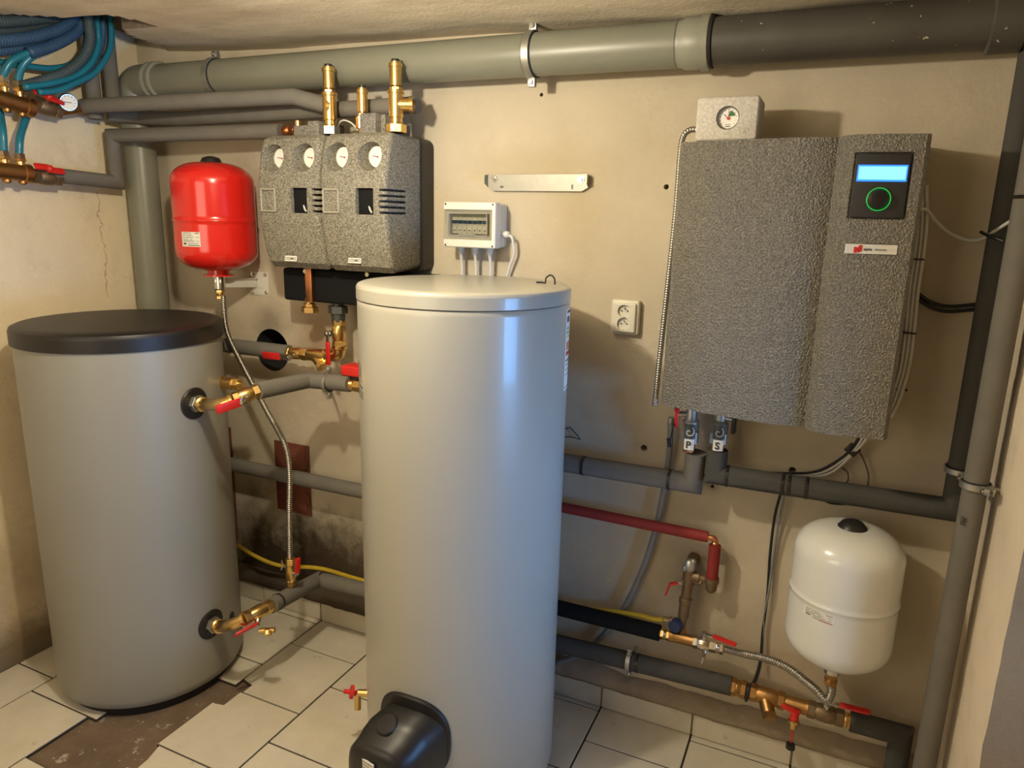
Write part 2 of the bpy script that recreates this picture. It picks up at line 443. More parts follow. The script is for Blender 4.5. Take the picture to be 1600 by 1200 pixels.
struct(b.build('wall_right', [MAT['plaster_right'], MAT['plaster_rough']]))
struct(MB().boxb((XL - .2, YF - .2, -.1), (XE + .2, YF, 2.6)).build('wall_front', MAT['plaster_left']))
struct(MB().boxb((XE, YF, -.1), (XE + .2, 0, 2.6)).build('wall_far_right', MAT['plaster_right']))
struct(MB().boxb((XL, YF, -.08), (XE, 0, -.012)).build('floor_screed', MAT['screed']))

# floor tiles, with the strip of missing tiles that runs in under the buffer tank
tile = MB(); hole = (-2.201, -1.065, -1.876, -.50); G = .0034
def put_tile(x0, x1, y0, y1):
    if x0 == cols[1] and -.80 < y1 < -.4: x1 = -2.162
    if x1 - x0 < .02 or y1 - y0 < .02: return
    tile.mi = 0; tile.boxb((x0 + G, y0 + G, -.012), (x1 - G, y1 - G, 0), .0012, 1)
    tile.mi = 1; tile.boxb((x0, y0, -.012), (x1, y1, -.004))
def poly_tile(P):
    c = (sum(p[0] for p in P) / len(P), sum(p[1] for p in P) / len(P))
    tile.mi = 0; tile.prism([V((x + (G if x < c[0] else -G), y + (G if y < c[1] else -G), -.012)) for x, y in P], V((0, 0, .012)))
    tile.mi = 1; tile.prism([V((x, y, -.012)) for x, y in P], V((0, 0, .008)))
cols = [XL, -2.513, -2.201, -1.876, -1.554, -1.238, -.922, -.605, -.28, .042, .365, .69, 1.01, 1.33, 1.65, 1.97, XE]
seam = {1: -.853, 2: -.36, 3: -.20, 4: -.352, 6: atz(900, 1099, 0).y, 7: atz(917, 1157, 0).y, 8: atz(1080, 1157, 0).y}
for i in range(len(cols) - 1):
    x0, x1 = cols[i], cols[i + 1]; s0 = seam.get(i, -.13 - .11 * (i % 3)); ys = [0.0]; y = s0
    while y < -.03 and y + .321 < -.03: y += .321
    while y > YF: ys.append(y); y -= .321
    ys.append(YF)
    for k in range(len(ys) - 1):
        y1, y0 = ys[k], ys[k + 1]
        if i == 2:
            if y0 >= hole[3] or y1 <= hole[1]: put_tile(x0, x1, y0, y1); continue
            if y1 > hole[3]: put_tile(x0, x1, hole[3], y1)
            if y0 < hole[1]: put_tile(x0, x1, y0, hole[1])
        elif i == 3 and y0 < -.55 < y1: poly_tile([(x0, y0), (x1, y0), (x1, y1), (x0 + .046, y1), (x0 + .046, -.600), (x0 + .010, -.608), (x0, -.606)])   # broken corners
        elif i == 3 and y0 < -.40 < y1: poly_tile([(x0 + .054, y0), (x1, y0), (x1, y1), (x0, y1), (x0, -.462), (x0 + .030, -.470), (x0 + .054, -.476)])
        elif i == 3 and y0 < -.90 < y1: poly_tile([(x0, y0), (x1, y0), (x1, y1), (x0 + .012, y1), (x0 + .03, -.90), (x0 + .034, -.945), (x0, -.952)])
        else: put_tile(x0, x1, y0, y1)
struct(tile.build('floor', [MAT['tile'], MAT['grout']]))
# tile skirting along the wall and the rough mortar band above it
sk = MB()
for i in range(len(cols) - 1):
    if cols[i + 1] <= XR + .3: sk.boxb((cols[i] + G, -.012, .003), (min(cols[i + 1], XR) - G, 0, .083), .0015, 1)
struct(sk.build('baseboard_back', MAT['tile']))
md = MB(); rs = []; n = 150
for i in range(n + 1):
    x = XL + (XR - XL) * i / n; j = lambda k, a: a * noise.noise((x * 7, k, 0)) + a * .5 * noise.noise((x * 22, k, 4))
    rs.append([V((x, .01, .085 + j(1, .006))), V((x, -.014 + j(2, .006), .085 + j(1, .008))), V((x, -.030 + j(3, .008), .105 + j(4, .008))), V((x, -.028 + j(5, .008), .135 + j(6, .010))), V((x, -.006 + j(7, .004), .160 + j(8, .014))), V((x, .01, .165 + j(8, .014)))])
md.rings(rs)
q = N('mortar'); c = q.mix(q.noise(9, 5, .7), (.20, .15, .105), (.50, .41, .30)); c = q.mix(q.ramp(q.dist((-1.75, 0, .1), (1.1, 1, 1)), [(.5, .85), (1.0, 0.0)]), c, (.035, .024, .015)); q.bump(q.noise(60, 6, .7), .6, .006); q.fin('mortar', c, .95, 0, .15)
struct(md.build('trim_1', MAT['mortar'], sharp=1.2))

# ceiling: slightly sloping rough plaster, broken open in the corner above the tubes
def ceil_z(x, y): return 2.345 - .031 * max(0, min(2.6, x + 2.75)) + .014 * noise.noise((x * 1.3, y * 1.6, 0)) + .004 * noise.noise((x * 7, y * 7, 2))
poly = [atz(px, py, 2.335) for px, py in ((-160, 6), (-40, 20), (60, 27), (105, 27), (140, 22), (172, 20), (215, 27), (243, 36), (200, 42), (190, 46), (215, 60), (268, 83))] + [V((-2.45, .1, 0)), V((-2.9, .1, 0)), V((-2.9, -1.2, 0))]
def inside(x, y):
    c = False
    for i in range(len(poly)):
        a, bq = poly[i], poly[i - 1]
        if (a.y > y) != (bq.y > y) and x < (bq.x - a.x) * (y - a.y) / (bq.y - a.y) + a.x: c = not c
    return c
gx = [XL - .02 + .022 * i for i in range(56)]; x = gx[-1]
while x < XE: x += .09; gx.append(x)
gy = [.02 - .022 * i for i in range(46)]; y = gy[-1]
while y > YF: y -= .09; gy.append(y)
cb = MB(); vs = {}
def cv(i, j, up):
    k = (i, j, up)
    if k not in vs: vs[k] = cb.bm.verts.new((gx[i], gy[j], ceil_z(gx[i], gy[j]) + (.045 if up else 0)))
    return vs[k]
solid = {(i, j): not inside((gx[i] + gx[i + 1]) / 2, (gy[j] + gy[j + 1]) / 2) for i in range(len(gx) - 1) for j in range(len(gy) - 1)}
for (i, j), s in solid.items():
    if s: cb._f((cv(i, j, 0), cv(i, j + 1, 0), cv(i + 1, j + 1, 0), cv(i + 1, j, 0)))
cb.mi = 1
for (i, j), s in solid.items():
    if not s: continue
    for di, dj, a, c in ((1, 0, (i + 1, j), (i + 1, j + 1)), (-1, 0, (i, j), (i, j + 1)), (0, 1, (i, j + 1), (i + 1, j + 1)), (0, -1, (i, j), (i + 1, j))):
        if solid.get((i + di, j + dj), True) is False: cb._f((cv(*a, 0), cv(*c, 0), cv(*c, 1), cv(*a, 1)))
cb.boxb((XL - .2, YF, 2.42), (XE, .2, 2.5))
struct(cb.build('ceiling', [MAT['ceiling'], MAT['broken']], sharp=1.0))

# ------------------------------------------------------------------ fittings
def obox(mb, c, xd, yd, size, bevel=0.0):
    return mb.box(c, size, frame(c, xd, yd).to_3x3(), bevel)
def valve_body(p0, p1, r):
    p0, p1 = V(p0), V(p1); d = p1 - p0; L = d.length; d = d / L; m = MB()
    m.hexn(p0, p0 + d * L * .22, r); m.hexn(p1 - d * L * .22, p1, r)
    m.turn(p0 + d * L * .16, d, [(0, r * .8), (L * .06, r * .86), (L * .14, r * .98), (L * .34, r * 1.02), (L * .54, r * .98), (L * .62, r * .86), (L * .68, r * .8)], 20)
    return m
def ball_valve(p0, p1, r, stem, ldir, llen, label, mat='brass', lever='red_plastic', group=None, steel_len=.35, name='ball_valve', lw=.020, bend=.0):
    """lever valve: body between p0 and p1, stem sticks out along stem, lever runs along ldir"""
    p0, p1, stem, ldir = V(p0), V(p1), V(stem).normalized(), V(ldir).normalized(); c = (p0 + p1) / 2
    t = thing(name, c - V((0, 0, r)), label, 'valve', group)
    valve_body(p0, p1, r).build('valve_body', MAT[mat], t)
    top = c + stem * (r * 1.75)
    m = MB().cyl(c + stem * r * .7, c + stem * r * 1.5, r * .42, 14); m.hexn(c + stem * r * 1.45, top + stem * .008, r * .34); m.build('stem', MAT['steel'], t)
    h = MB(); a = top + stem * .002 - ldir * r * .4; k = top + ldir * llen * steel_len + stem * bend
    def bar(mb, p, q, wd, th):
        d = (q - p).normalized(); obox(mb, (p + q) / 2, d, stem.cross(d), ((q - p).length, wd, th), th * .35)
    bar(h, a, k, lw * .85, .004)
    h.build('lever_plate', MAT['steel'], t)
    g = MB(); bar(g, k - ldir * .008, top + ldir * llen + stem * bend, lw, .009); gr = g.build('lever', MAT[lever], t); gr['label'] = 'red lever' if lever == 'red_plastic' else 'dark lever'
    return t
def butterfly(c, d, stem, label, r=.028, mat='brass_old'):
    c, d, stem = V(c), V(d).normalized(), V(stem).normalized()
    t = thing('ball_valve', c - V((0, 0, r)), label, 'valve')
    valve_body(c - d * .05, c + d * .05, r).build('valve_body', MAT[mat], t)
    MB().cyl(c + stem * r * .7, c + stem * (r * 1.7), .009, 12).build('stem', MAT['brass_old'], t)
    m = MB(); q = c + stem * (r * 1.8)
    for s in (-1, 1):
        sd = d * s; obox(m, q + sd * .027 + V((0, 0, -.004 * s)), sd, stem.cross(sd), (.05, .024, .010), .004)
    m.ball(q, .014, 12)
    m.build('butterfly_handle', MAT['red_plastic'], t)['label'] = 'red butterfly handle'
    return t
def fitting(name, p0, p1, r, label, mat='brass', group=None, hexes=(0, 1), cat='pipe fitting'):
    """threaded nipple with hexagon ends"""
    p0, p1 = V(p0), V(p1); d = p1 - p0; L = d.length; m = MB()
    m.turn(p0, d, [(0, r * .78), (L * .3, r * .82), (L * .5, r * .9), (L * .7, r * .82), (L, r * .78)], 18)
    if 0 in hexes: m.hexn(p0 + d * .02, p0 + d * .34, r)
    if 1 in hexes: m.hexn(p0 + d * .64, p0 + d * .98, r)
    for k in range(3): m.torus(p0 + d * (.44 + .06 * k), d, r * .86, .0015, 18, 6)
    return tag(m.build(name, MAT[mat]), label, cat, group)
def elbow(name, pts, r, label, mat='brass', rad=.03):
    m = MB(); P = [V(p) for p in pts]; m.tube(fillet(P, rad, 8), r * .88, 18)
    for a, c in ((P[0], P[1]), (P[-1], P[-2])):
        d = (c - a).normalized(); m.turn(a, d, [(0, r * 1.02), (.002, r * 1.1), (.012, r * 1.1), (.015, r * .9)], 20)
    return tag(m.build(name, MAT[mat]), label, 'pipe fitting')
def strainer(p0, p1, r, leg, label, mat='brass'):
    """Y strainer: straight body with a slanting side leg"""
    p0, p1, leg = V(p0), V(p1), V(leg).normalized(); d = (p1 - p0); L = d.length; dn = d / L
    t = thing('strainer', (p0 + p1) / 2 - V((0, 0, r)), label, 'strainer')
    m = MB(); m.hexn(p0, p0 + dn * L * .2, r * 1.05); m.hexn(p1 - dn * L * .2, p1, r * 1.05)
    m.turn(p0 + dn * L * .15, dn, [(0, r * .85), (L * .1, r), (L * .5, r), (L * .7, r * .85)], 20)
    q = p0 + dn * L * .42; m.turn(q, leg, [(0, r * .8), (r * 1.2, r * .8), (r * 2.0, r * .78)], 18); m.build('body', MAT[mat], t)
    MB().hexn(q + leg * r * 1.95, q + leg * r * 2.7, r * .86).build('cap', MAT[mat], t)
    return t
def insul_pipe(name, pts, r, label, mat='insul', group=None, ties=(), cat='pipe', rad=0.0, core=None):
    """foam insulated pipe run; ties: (point, direction) of black cable ties round it"""
    P = [V(p) for p in pts]
    if rad: P = fillet(P, rad, 7)
    if ties or core:
        t = thing(name, P[0], label, cat, group); MB().tube(P, r, 20).build('insulation', MAT[mat], t)
        for p, d in ties:
            d = V(d).normalized(); m = MB().turn(V(p) - d * .003, d, [(0, r), (.0005, r * 1.06), (.0085, r * 1.06), (.009, r)], 24); m.ball(V(p) + V((0, -r * .75, r * .75)), .005, 8)
            m.build('cable_tie', MAT['black_plastic'], t)['label'] = 'black cable tie'
        if core:
            a, c2, rr, mt = core; MB().cyl(a, c2, rr, 16).build('pipe_end', MAT[mt], t)
        return t
    return tag(MB().tube(P, r, 20).build(name, MAT[mat]), label, cat, group)
def corrugated(name, pts, r, label, mat='hose_steel', pitch=.0072, cat='hose', group=None):
    P = resample(spline(pts, 10), pitch / 4); k = [0]
    def rad(L, tot): return r * (1 + (.15 if r < .016 else .05) * math.cos(2 * math.pi * L / pitch))
    return tag(MB().tube(P, rad, 12).build(name, MAT[mat], sharp=9), label, cat, group)
def cable(name, pts, r, label, mat='cable_white', group=None, cat='cable', n=8):
    return tag(MB().tube(spline(pts, n), r, 8).build(name, MAT[mat], sharp=9), label, cat, group)
def pipe_clamp(c, d, R, label, lug=V((0, 0, 1)), group=None, wall=None, wd=.022):
    """two-part steel pipe clamp with rubber lining, screw lugs and a rod to the wall"""
    c, d, lug = V(c), V(d).normalized(), V(lug).normalized(); t = thing('pipe_clamp', c - V((0, 0, R)), label, 'clamp', group)
    MB().turn(c - d * wd * .62, d, [(0, R * 1.0), (.001, R + .004), (wd * 1.24 - .001, R + .004), (wd * 1.24, R)], 40).build('rubber_lining', MAT['rubber'], t)
    MB().turn(c - d * wd * .5, d, [(0, R), (.001, R + .007), (wd - .001, R + .007), (wd, R)], 40).build('band', MAT['galv'], t)
    side = d.cross(lug).normalized()
    for s in (-1, 1):
        m = MB(); q = c + lug * s * (R + .017)
        for k in (-.006, .006): obox(m, q + side * k, d, lug, (wd, .026, .004), .0015)
        m.build('lug', MAT['galv'], t)
        m = MB(); m.cyl(q - side * .018, q + side * .018, .0035, 10); m.hexn(q - side * .013, q - side * .008, .0075); m.hexn(q + side * .008, q + side * .015, .0075); m.build('screw', MAT['steel'], t)
    if wall is not None: MB().cyl(c + (V(wall) - c).normalized() * (R + .006), wall, .0045, 10).build('rod', MAT['galv'], t)
    return t

# ------------------------------------------------------------------ grey drain pipe under the ceiling
DR = .0605; dA, dB = at(262, 126, .11), at(1110, 66, .11); dd = (dB - dA).normalized()
def dpt(x): return dA + dd * ((x - dA.x) / dd.x)
xv = -2.615; p_el = dpt(xv)
t = thing('drain_pipe', (xv, -.11, 0), 'long grey plastic drain pipe under the ceiling, turning down in the left corner', 'pipe')
MB().tube([dpt(-2.49), dpt(at(1062, 70, .11).x)], DR, 36).build('pipe', MAT['pvc'], t)
xs = at(1105, 66, .11).x; xa = at(1060, 70, .11).x
m = MB().turn(dpt(xa), dd, [(0, DR), (.012, DR), (.022, DR + .006), (xs - xa - .012, DR + .006), (xs - xa - .010, DR + .011), (xs - xa + .010, DR + .011), (xs - xa + .012, DR + .007), (xs - xa + .016, DR)], 36)
m.build('socket', MAT['pvc_edge'], t)
m = MB().turn(dpt(xs + .012), dd, [(0, DR + .004), (.006, DR + .006), (.010, DR)], 36); m.build('rubber_ring', MAT['rubber'], t)
el = fillet([dpt(-2.50), p_el, p_el + V((0, 0, -.16))], .11, 12)
MB().tube(el, DR + .004, 36).build('elbow', MAT['pvc'], t)
m = MB()
for x in (-2.505, -2.47): m.turn(dpt(x), dd, [(0, DR + .003), (.003, DR + .010), (.012, DR + .010), (.015, DR + .003)], 36)
m.build('elbow_rim', MAT['pvc_edge'], t)
MB().tube([p_el + V((0, 0, -.14)), V((xv, p_el.y, .10))], DR, 36).build('down_pipe', MAT['pvc'], t)
t = thing('drain_pipe', dpt(xs + .03), 'dark dirty drain pipe with pale specks, under the ceiling at the right corner', 'pipe')
MB().tube([dpt(xs + .017), dpt(.335)], DR + .0005, 36).build('pipe', MAT['pvc_old'], t)
m = MB().turn(dpt(.25), dd, [(0, DR), (.006, DR + .009), (.07, DR + .009), (.075, DR)], 36); m.build('socket', MAT['pvc_old'], t)
for px, lab in ((338, 'steel pipe clamp on the ceiling drain pipe, above the expansion vessel'), (832, 'steel pipe clamp on the ceiling drain pipe, above the bare wall bracket')):
    c = dpt(at(px, 100, .11).x); pipe_clamp(c, dd, DR, lab, (0, 0, 1), 'clamps on the ceiling drain pipe', V((c.x, 0, c.z)), .024)

# ------------------------------------------------------------------ insulated heating pipes at upper left
IR = .0265; XM = -2.62
pa0 = atx(130, 166, XM)
insul_pipe('insulated_pipe', [pa0, at(300, 158, .26), at(460, 151, .215), at(511, 165, .19)], IR, 'front grey insulated pipe running from the manifold thermometer to the left air vent', group=None)
vb = V((XM - .02, -.20, 0))
pb = at(285, 186, .135)
insul_pipe('insulated_pipe', [at(652, 164, .135), pb, V((XM + .06, -.135, pb.z + .01)), V((XM, -.205, pb.z + .015)), V((XM, -.205, 2.415))], IR, 'grey insulated pipe behind the front one, ending at the right brass valve')
vz = pa0.z
insul_pipe('insulated_pipe', [V((XM, -.285, vz - .04)), V((XM, -.285, 2.415))], IR, 'grey insulated riser beside the blue tubes, left one of two in the corner')
pc = atx(176, 212, XM); pcl = atx(186, 285, XM)
insul_pipe('insulated_pipe', [at(440, 205, .15), V((XM, pc.y, pc.z)), V((XM, pc.y, pcl.z)), V((XM, atx(78, 270, XM).y, pcl.z + .012))], IR, 'lowest grey insulated pipe, dropping in a U to the lower brass manifold')

# ------------------------------------------------------------------ manifolds and blue tubes on the left wall
def manifold(pL, pR, label, hanger):
    pL, pR = V(pL), V(pR); d = (pR - pL).normalized(); t = thing('manifold', pL, label, 'manifold')
    L = (pR - pL).length; m = MB()
    m.turn(pL, d, [(0, .029), (L - .03, .029), (L - .028, .033), (L - .004, .033), (L, .028)], 24); m.build('bar', MAT['brass_dull'], t)
    zb_ = pL.z + d.z * (-.72 - pL.y) / d.y; m = MB().boxb((XL, -.735, zb_ - .012), (XM - .026, -.705, zb_ + .012), .002); m.boxb((XL, -.75, zb_ - .05), (XL + .006, -.69, zb_ + .05), .002); m.build('wall_bracket', MAT['galv'], t)
    return t, d
mU0, mU1 = V((XM, -.95, 2.125)), atx(52, 170, XM); mL0, mL1 = V((XM, -.95, 1.855)), atx(48, 272, XM)
tU, dU = manifold(mU0, mU1, 'upper brown brass manifold bar on the left wall with blue tubes rising from it', 1)
tL, dL = manifold(mL0, mL1, 'lower brown brass manifold bar on the left wall under the blue tubes', 1)
for tt, p0, d0, sp in ((tU, mU0, dU, ((4, 118), (28, 126))), (tL, mL0, dL, ((5, 236), (30, 240)))):
    for px, py in sp:
        q = atx(px, py, XM); base = p0 + d0 * ((q.y - p0.y) / d0.y) + V((0, 0, .027)); tip = V((XM, q.y, q.z))
        m = MB().turn(base, V((0, 0, 1)), [(0, .014), ((tip.z - base.z) * .5, .014)], 14); m.hexn(base + V((0, 0, (tip.z - base.z) * .3)), base + V((0, 0, (tip.z - base.z) * .6)), .020); m.build('outlet', MAT['brass'], tt)
        MB().hexn(base + V((0, 0, (tip.z - base.z) * .55)), tip, .018).build('tube_nut', MAT['nickel'], tt)['label'] = 'pale nickel tube nut'
        MB().turn(base - V((0, 0, .05)), V((0, 0, -1)), [(0, .013), (.012, .013), (.016, .009)], 12).build('lower_plug', MAT['brass_dull'], tt)
butterfly(atx(72, 168, XM), dU, V((.75, -.2, .65)), 'dull brass valve with red butterfly handle beside the manifold thermometer')
butterfly(atx(72, 277, XM), dL, V((.8, -.2, .55)), 'dull brass valve with red butterfly handle at the end of the lower manifold')
# thermometer
g0 = atx(107, 160, XM + .045); t = thing('pipe_thermometer', g0 - V((0, 0, .03)), 'round white dial thermometer between upper manifold and grey insulated pipe', 'thermometer')
gd = (CAM - g0).normalized(); gd = (gd + V((.2, .2, -.1))).normalized()
MB().turn(g0 - gd * .018, gd, [(0, .028), (.002, .031), (.016, .031), (.020, .028), (.020, .026), (.016, .026)], 32).build('case', MAT['steel'], t)
MB().cyl(g0 - gd * .002, g0 + gd * .0, .027, 32).build('dial', MAT['dial'], t)
F = frame(g0 + gd * .0005, V((0, 1, 0)), V((0, 0, 1))); gx_, gy_ = F.to_3x3().col[0], F.to_3x3().col[1]
fx = frame(g0, gd.cross(V((0, 0, 1))) * -1, V((0, 0, 1))).to_3x3(); ux = -V(gd.cross(V((0, 0, 1)))).normalized(); uy = gd.cross(ux).normalized() * (1 if gd.cross(ux).z > 0 else -1)
m = MB(); obox(m, g0 + gd * .001 - ux * .006, ux, uy, (.032, .002, .001))
for k in range(9):
    a = math.radians(-30 + 30 * k); q = g0 + gd * .0008 + (ux * math.cos(a) + uy * math.sin(a)) * .022; obox(m, q, ux * math.cos(a) + uy * math.sin(a), gd.cross(ux * math.cos(a) + uy * math.sin(a)), (.005, .0012, .0008))
m.build('pointer', MAT['ink'], t)
m = MB(); a0_, a1_ = atx(92, 173, XM), pa0 + V((0, .01, 0)); m.turn(a0_, a1_ - a0_, [(0, .019), ((a1_ - a0_).length, .019)], 18); m.cyl(g0 - gd * .016, (a0_ + a1_) / 2, .008, 10); m.build('tee_body', MAT['brass_dull'], t)
hoses = [  # pixel path, distance from left wall at start and end, radius, material, description
    ([(-60, 36), (0, 34), (40, 31), (68, 28), (92, 29), (108, 22), (112, 5)], .13, .10, .019, 'sleeve_dark', 'topmost blue sleeved tube under the ceiling edge'),
    ([(-60, 48), (0, 49), (42, 46), (76, 38), (96, 27), (102, 6)], .10, .10, .015, 'sleeve_dark', 'dark green sleeved tube, second from the top'),
    ([(-60, 66), (0, 64), (48, 58), (85, 48), (108, 36), (118, 20), (120, 2)], .16, .13, .019, 'sleeve_blue', 'thick blue sleeved tube with a white scratch, third from the top'),
    ([(-60, 86), (0, 79), (32, 75), (72, 65), (102, 54), (121, 40), (127, 12)], .11, .10, .017, 'sleeve_blue', 'blue sleeved tube fourth from the top of the bundle'),
    ([(46, 82), (75, 74), (108, 58), (124, 42), (128, 12)], .15, .12, .019, 'sleeve_blue', 'blue sleeve from which the first teal tube end comes out'),
    ([(-60, 97), (0, 97), (22, 101), (48, 104), (80, 107), (108, 102), (128, 86), (136, 62), (134, 34), (132, 6)], .06, .15, .011, 'tube_teal', 'slim teal tube sagging across the bare wall'),
    ([(36, 135), (70, 125), (104, 112), (130, 90), (141, 64), (139, 38), (136, 8)], .12, .175, .018, 'sleeve_dark', 'dark sleeved tube curving up to the ceiling behind the teal tubes'),
    ([(38, 136), (76, 131), (118, 119), (143, 97), (153, 70), (153, 48), (150, 14)], .14, .16, .0115, 'tube_teal', 'teal tube in a wide curve, second from the right of the bundle'),
    ([(60, 144), (88, 142), (116, 131), (148, 114), (168, 86), (174, 62), (172, 20)], .16, .165, .0105, 'tube_teal', 'rightmost teal tube curving up beside the grey risers'),
    ([(56, 141), (84, 137), (108, 130), (134, 114), (150, 90), (160, 60), (160, 14)], .12, .15, .012, 'sleeve_blue', 'blue tube between the two rightmost teal tubes'),
]
for P, x0, x1, r, mt, lab in hoses:
    n = len(P); pts = [atx(px, py, XL + x0 + (x1 - x0) * i / (n - 1)) for i, (px, py) in enumerate(P)]
    if r > .016: corrugated('heating_tube', pts, r, lab, mt, .010, 'tube', 'blue heating tubes on the left wall')
    else: cable('heating_tube', pts, r, lab, mt, 'blue heating tubes on the left wall', 'tube')
for P, lab in (([(4, 126), (8, 110), (20, 94), (46, 82), (52, 79)], 'teal tube end rising from the leftmost nut of the upper manifold'),
               ([(28, 130), (31, 113), (38, 99), (50, 88), (62, 78)], 'teal tube end rising from the right nut of the upper manifold'),
               ([(-2, 168), (1, 185), (4, 205), (6, 238)], 'leftmost teal tube between the two manifolds'),
               ([(56, 162), (44, 178), (36, 198), (31, 218), (30, 242)], 'teal tube bowing down to the right nut of the lower manifold')):
    X0 = XL + .10
    if P[0][1] < 150: pts = [atx(px, py, X0 + .05 * i / 4) for i, (px, py) in enumerate(P)]
    else: pts = [atx(px, py, X0 - (.055 if i < len(P) - 2 and P[0][1] > 150 else .0) * (1 - i / (len(P) - 1))) for i, (px, py) in enumerate(P)]
    cable('heating_tube', pts, .0125, lab, 'tube_teal', 'blue heating tubes on the left wall', 'tube')

# ------------------------------------------------------------------ buffer tank in the left corner
BX, BY, BR = -2.255, -.535, .322
t = thing('buffer_tank', (BX, BY, 0), 'grey round buffer tank with a black lid in the left corner', 'tank')
MB().turn((BX, BY, .028), (0, 0, 1), [(0, BR - .02), (.004, BR - .008), (.02, BR - .001), (.03, BR), (.04, BR), (1.25, BR), (1.27, BR)], 96).build('shell', MAT['tank_grey'], t)
MB().turn((BX, BY, -.012), (0, 0, 1), [(0, BR - .03), (.045, BR - .03)], 64).build('foot_ring', MAT['black_plastic'], t)
MB().turn((BX, BY, 1.288), (0, 0, 1), [(0, BR + .002), (.002, BR + .007), (.006, BR + .007), (.040, BR + .007), (.044, BR + .007), (.054, BR + .003), (.060, BR - .010), (.062, BR - .03), (.063, BR - .06), (.064, 0)], 96).build('lid', MAT['black_satin'], t)
def port(px, py, label):
    p = atcyl(px, py, BX, BY, BR); n = V((p.x - BX, p.y - BY, 0)).normalized(); side = V((-n.y, n.x, 0)); m = MB()
    a0 = math.atan2(n.y, n.x); rr = .054; rs = []
    for q, rad in ((rr, 0.0), (rr, .004), (rr * .93, .007), (.022, .007)):
        rs.append([V((BX + (BR + rad) * math.cos(a0 + q * math.cos(u) / BR), BY + (BR + rad) * math.sin(a0 + q * math.cos(u) / BR), p.z + q * math.sin(u))) for u in [2 * math.pi * k / 40 for k in range(40)]])
    m.rings(rs, False, True); m.build('port_cover', MAT['black_satin'], t)['label'] = 'black round port cover'
    m = MB(); m.hexn(p + n * .004, p + n * .022, .030); m.turn(p + n * .022, n, [(0, .021), (.016, .021)], 20); m.build('port_nut', MAT['galv'], t)['label'] = 'zinc hexagon port nut'
    return p, n
pU, nU = port(304, 630, ''); pL_, nL = port(330, 975, '')
# small sensor grommet beside the lower port
q = atcyl(362, 963, BX, BY, BR); n = V((q.x - BX, q.y - BY, 0)).normalized(); MB().turn(q - n * .002, n, [(0, .018), (.004, .018), (.006, .012)], 20).build('sensor_grommet', MAT['rubber'], t)
q = atcyl(352, 480 + 76, BX, BY, BR)
# brass plug on the hidden right port
a_ = V((BX + BR * math.cos(.55), BY + BR * math.sin(.55), at(370, 602, .37).z)); d = V((math.cos(.2), math.sin(.2), 0))
m = MB().turn(a_ - d * .02, d, [(0, .024), (.03, .024), (.032, .021), (.062, .021), (.064, .024), (.07, .024)], 20); m.hexn(a_ + d * .05, a_ + d * .072, .023); m.turn(a_ + d * .07, d, [(0, .012), (.016, .012)], 12)
tag(m.build('brass_plug', MAT['brass']), 'brass plug on the right side of the buffer tank', 'pipe fitting')

# upper run: port - elbow - lever valve - insulated pipe to the hot water tank
s0 = pU + nU * .038; e0 = at(345, 632, .58); v0 = at(366, 624, .555); v1 = at(402, 611, .485); b0 = at(482, 594, .27); b1 = at(520, 597, .25); b2 = at(575, 607, .25)
elbow('pipe_elbow', [s0 - nU * .004, s0.lerp(e0, .5), e0 + V((0, .0, 0)), v0], .0235, 'shiny brass elbow on the upper port of the buffer tank', 'brass', .05)
vv = (v1 - v0).normalized()
ball_valve(v0 - vv * .006, v1 + vv * .004, .0245, V((.42, -.86, -.25)), -vv + V((0, 0, .02)), .082, 'brass valve with red lever on the upper port of the buffer tank', 'brass', steel_len=.12, lw=.030)
insul_pipe('insulated_pipe', [v1, b0, b1, at(547, 600, .25)], .0285, 'grey insulated pipe rising from the upper buffer tank valve to the hot water tank', core=(at(540, 599, .25), V((-1.175, -.25, at(585, 606, .25).z)), .017, 'copper'))
fitting('pipe_union', at(536, 600, .25), at(566, 604, .25), .022, 'brass union where the upper insulated pipe meets the hot water tank')
pipe_clamp(at(514, 598, .25), (1, 0, -.02), .0285, 'dark pipe clamp on the upper insulated pipe left of the hot water tank', (0, 0, 1), None, at(514, 598, 0), .014)
t = thing('actuator', at(547, 580, .2), 'red plastic actuator box peeping out behind the hot water tank', 'valve actuator')
a, c = at(537, 569, .24), at(575, 590, .24); m = MB().boxb((a.x, -.26, c.z), (c.x, -.19, a.z), .006, 3); m.build('housing', MAT['red_plastic'], t)
MB().boxb((a.x + .01, -.25, c.z - .012), (c.x, -.20, c.z + .002), .003).build('base', MAT['black_plastic'], t)

# lower run
s0 = pL_ + nL * .038; e0 = at(362, 976, .57); v0 = at(384, 966, .545); v1 = at(424, 946, .45); b0 = at(498, 905, .16); b1 = at(575, 923, .16); b1 = b0 + (b1 - b0) * ((-1.06 - b0.x) / (b1.x - b0.x))
elbow('pipe_elbow', [s0 - nL * .004, s0.lerp(e0, .5), e0, v0], .0235, 'shiny brass elbow on the lower port of the buffer tank', 'brass', .05)
vv = (v1 - v0).normalized()
ball_valve(v0 - vv * .006, v1 + vv * .004, .0245, V((.45, -.62, -.62)), -vv, .085, 'brass valve with red lever hanging under it, lower port of the buffer tank', 'brass', steel_len=.1, lw=.030)
q = (v0 + v1) / 2 + V((.05, -.03, -.05)); m = MB().cyl(q - V((.02, 0, 0)), q + V((.03, .02, .005)), .010, 12); m.hexn(q + V((.005, 0, 0)), q + V((.022, .01, .003)), .014)
tag(m.build('drain_cock', MAT['brass']), 'little brass drain cock beside the lower red lever', 'valve')
m_ = v1.lerp(b0, .12)
insul_pipe('insulated_pipe', [v1, b0, b1], .0295, 'grey insulated pipe near the floor between buffer tank and hot water tank', ties=((m_, b0 - v1), (b0 + V((.012, 0, 0)), V((1, 0, 0)))))
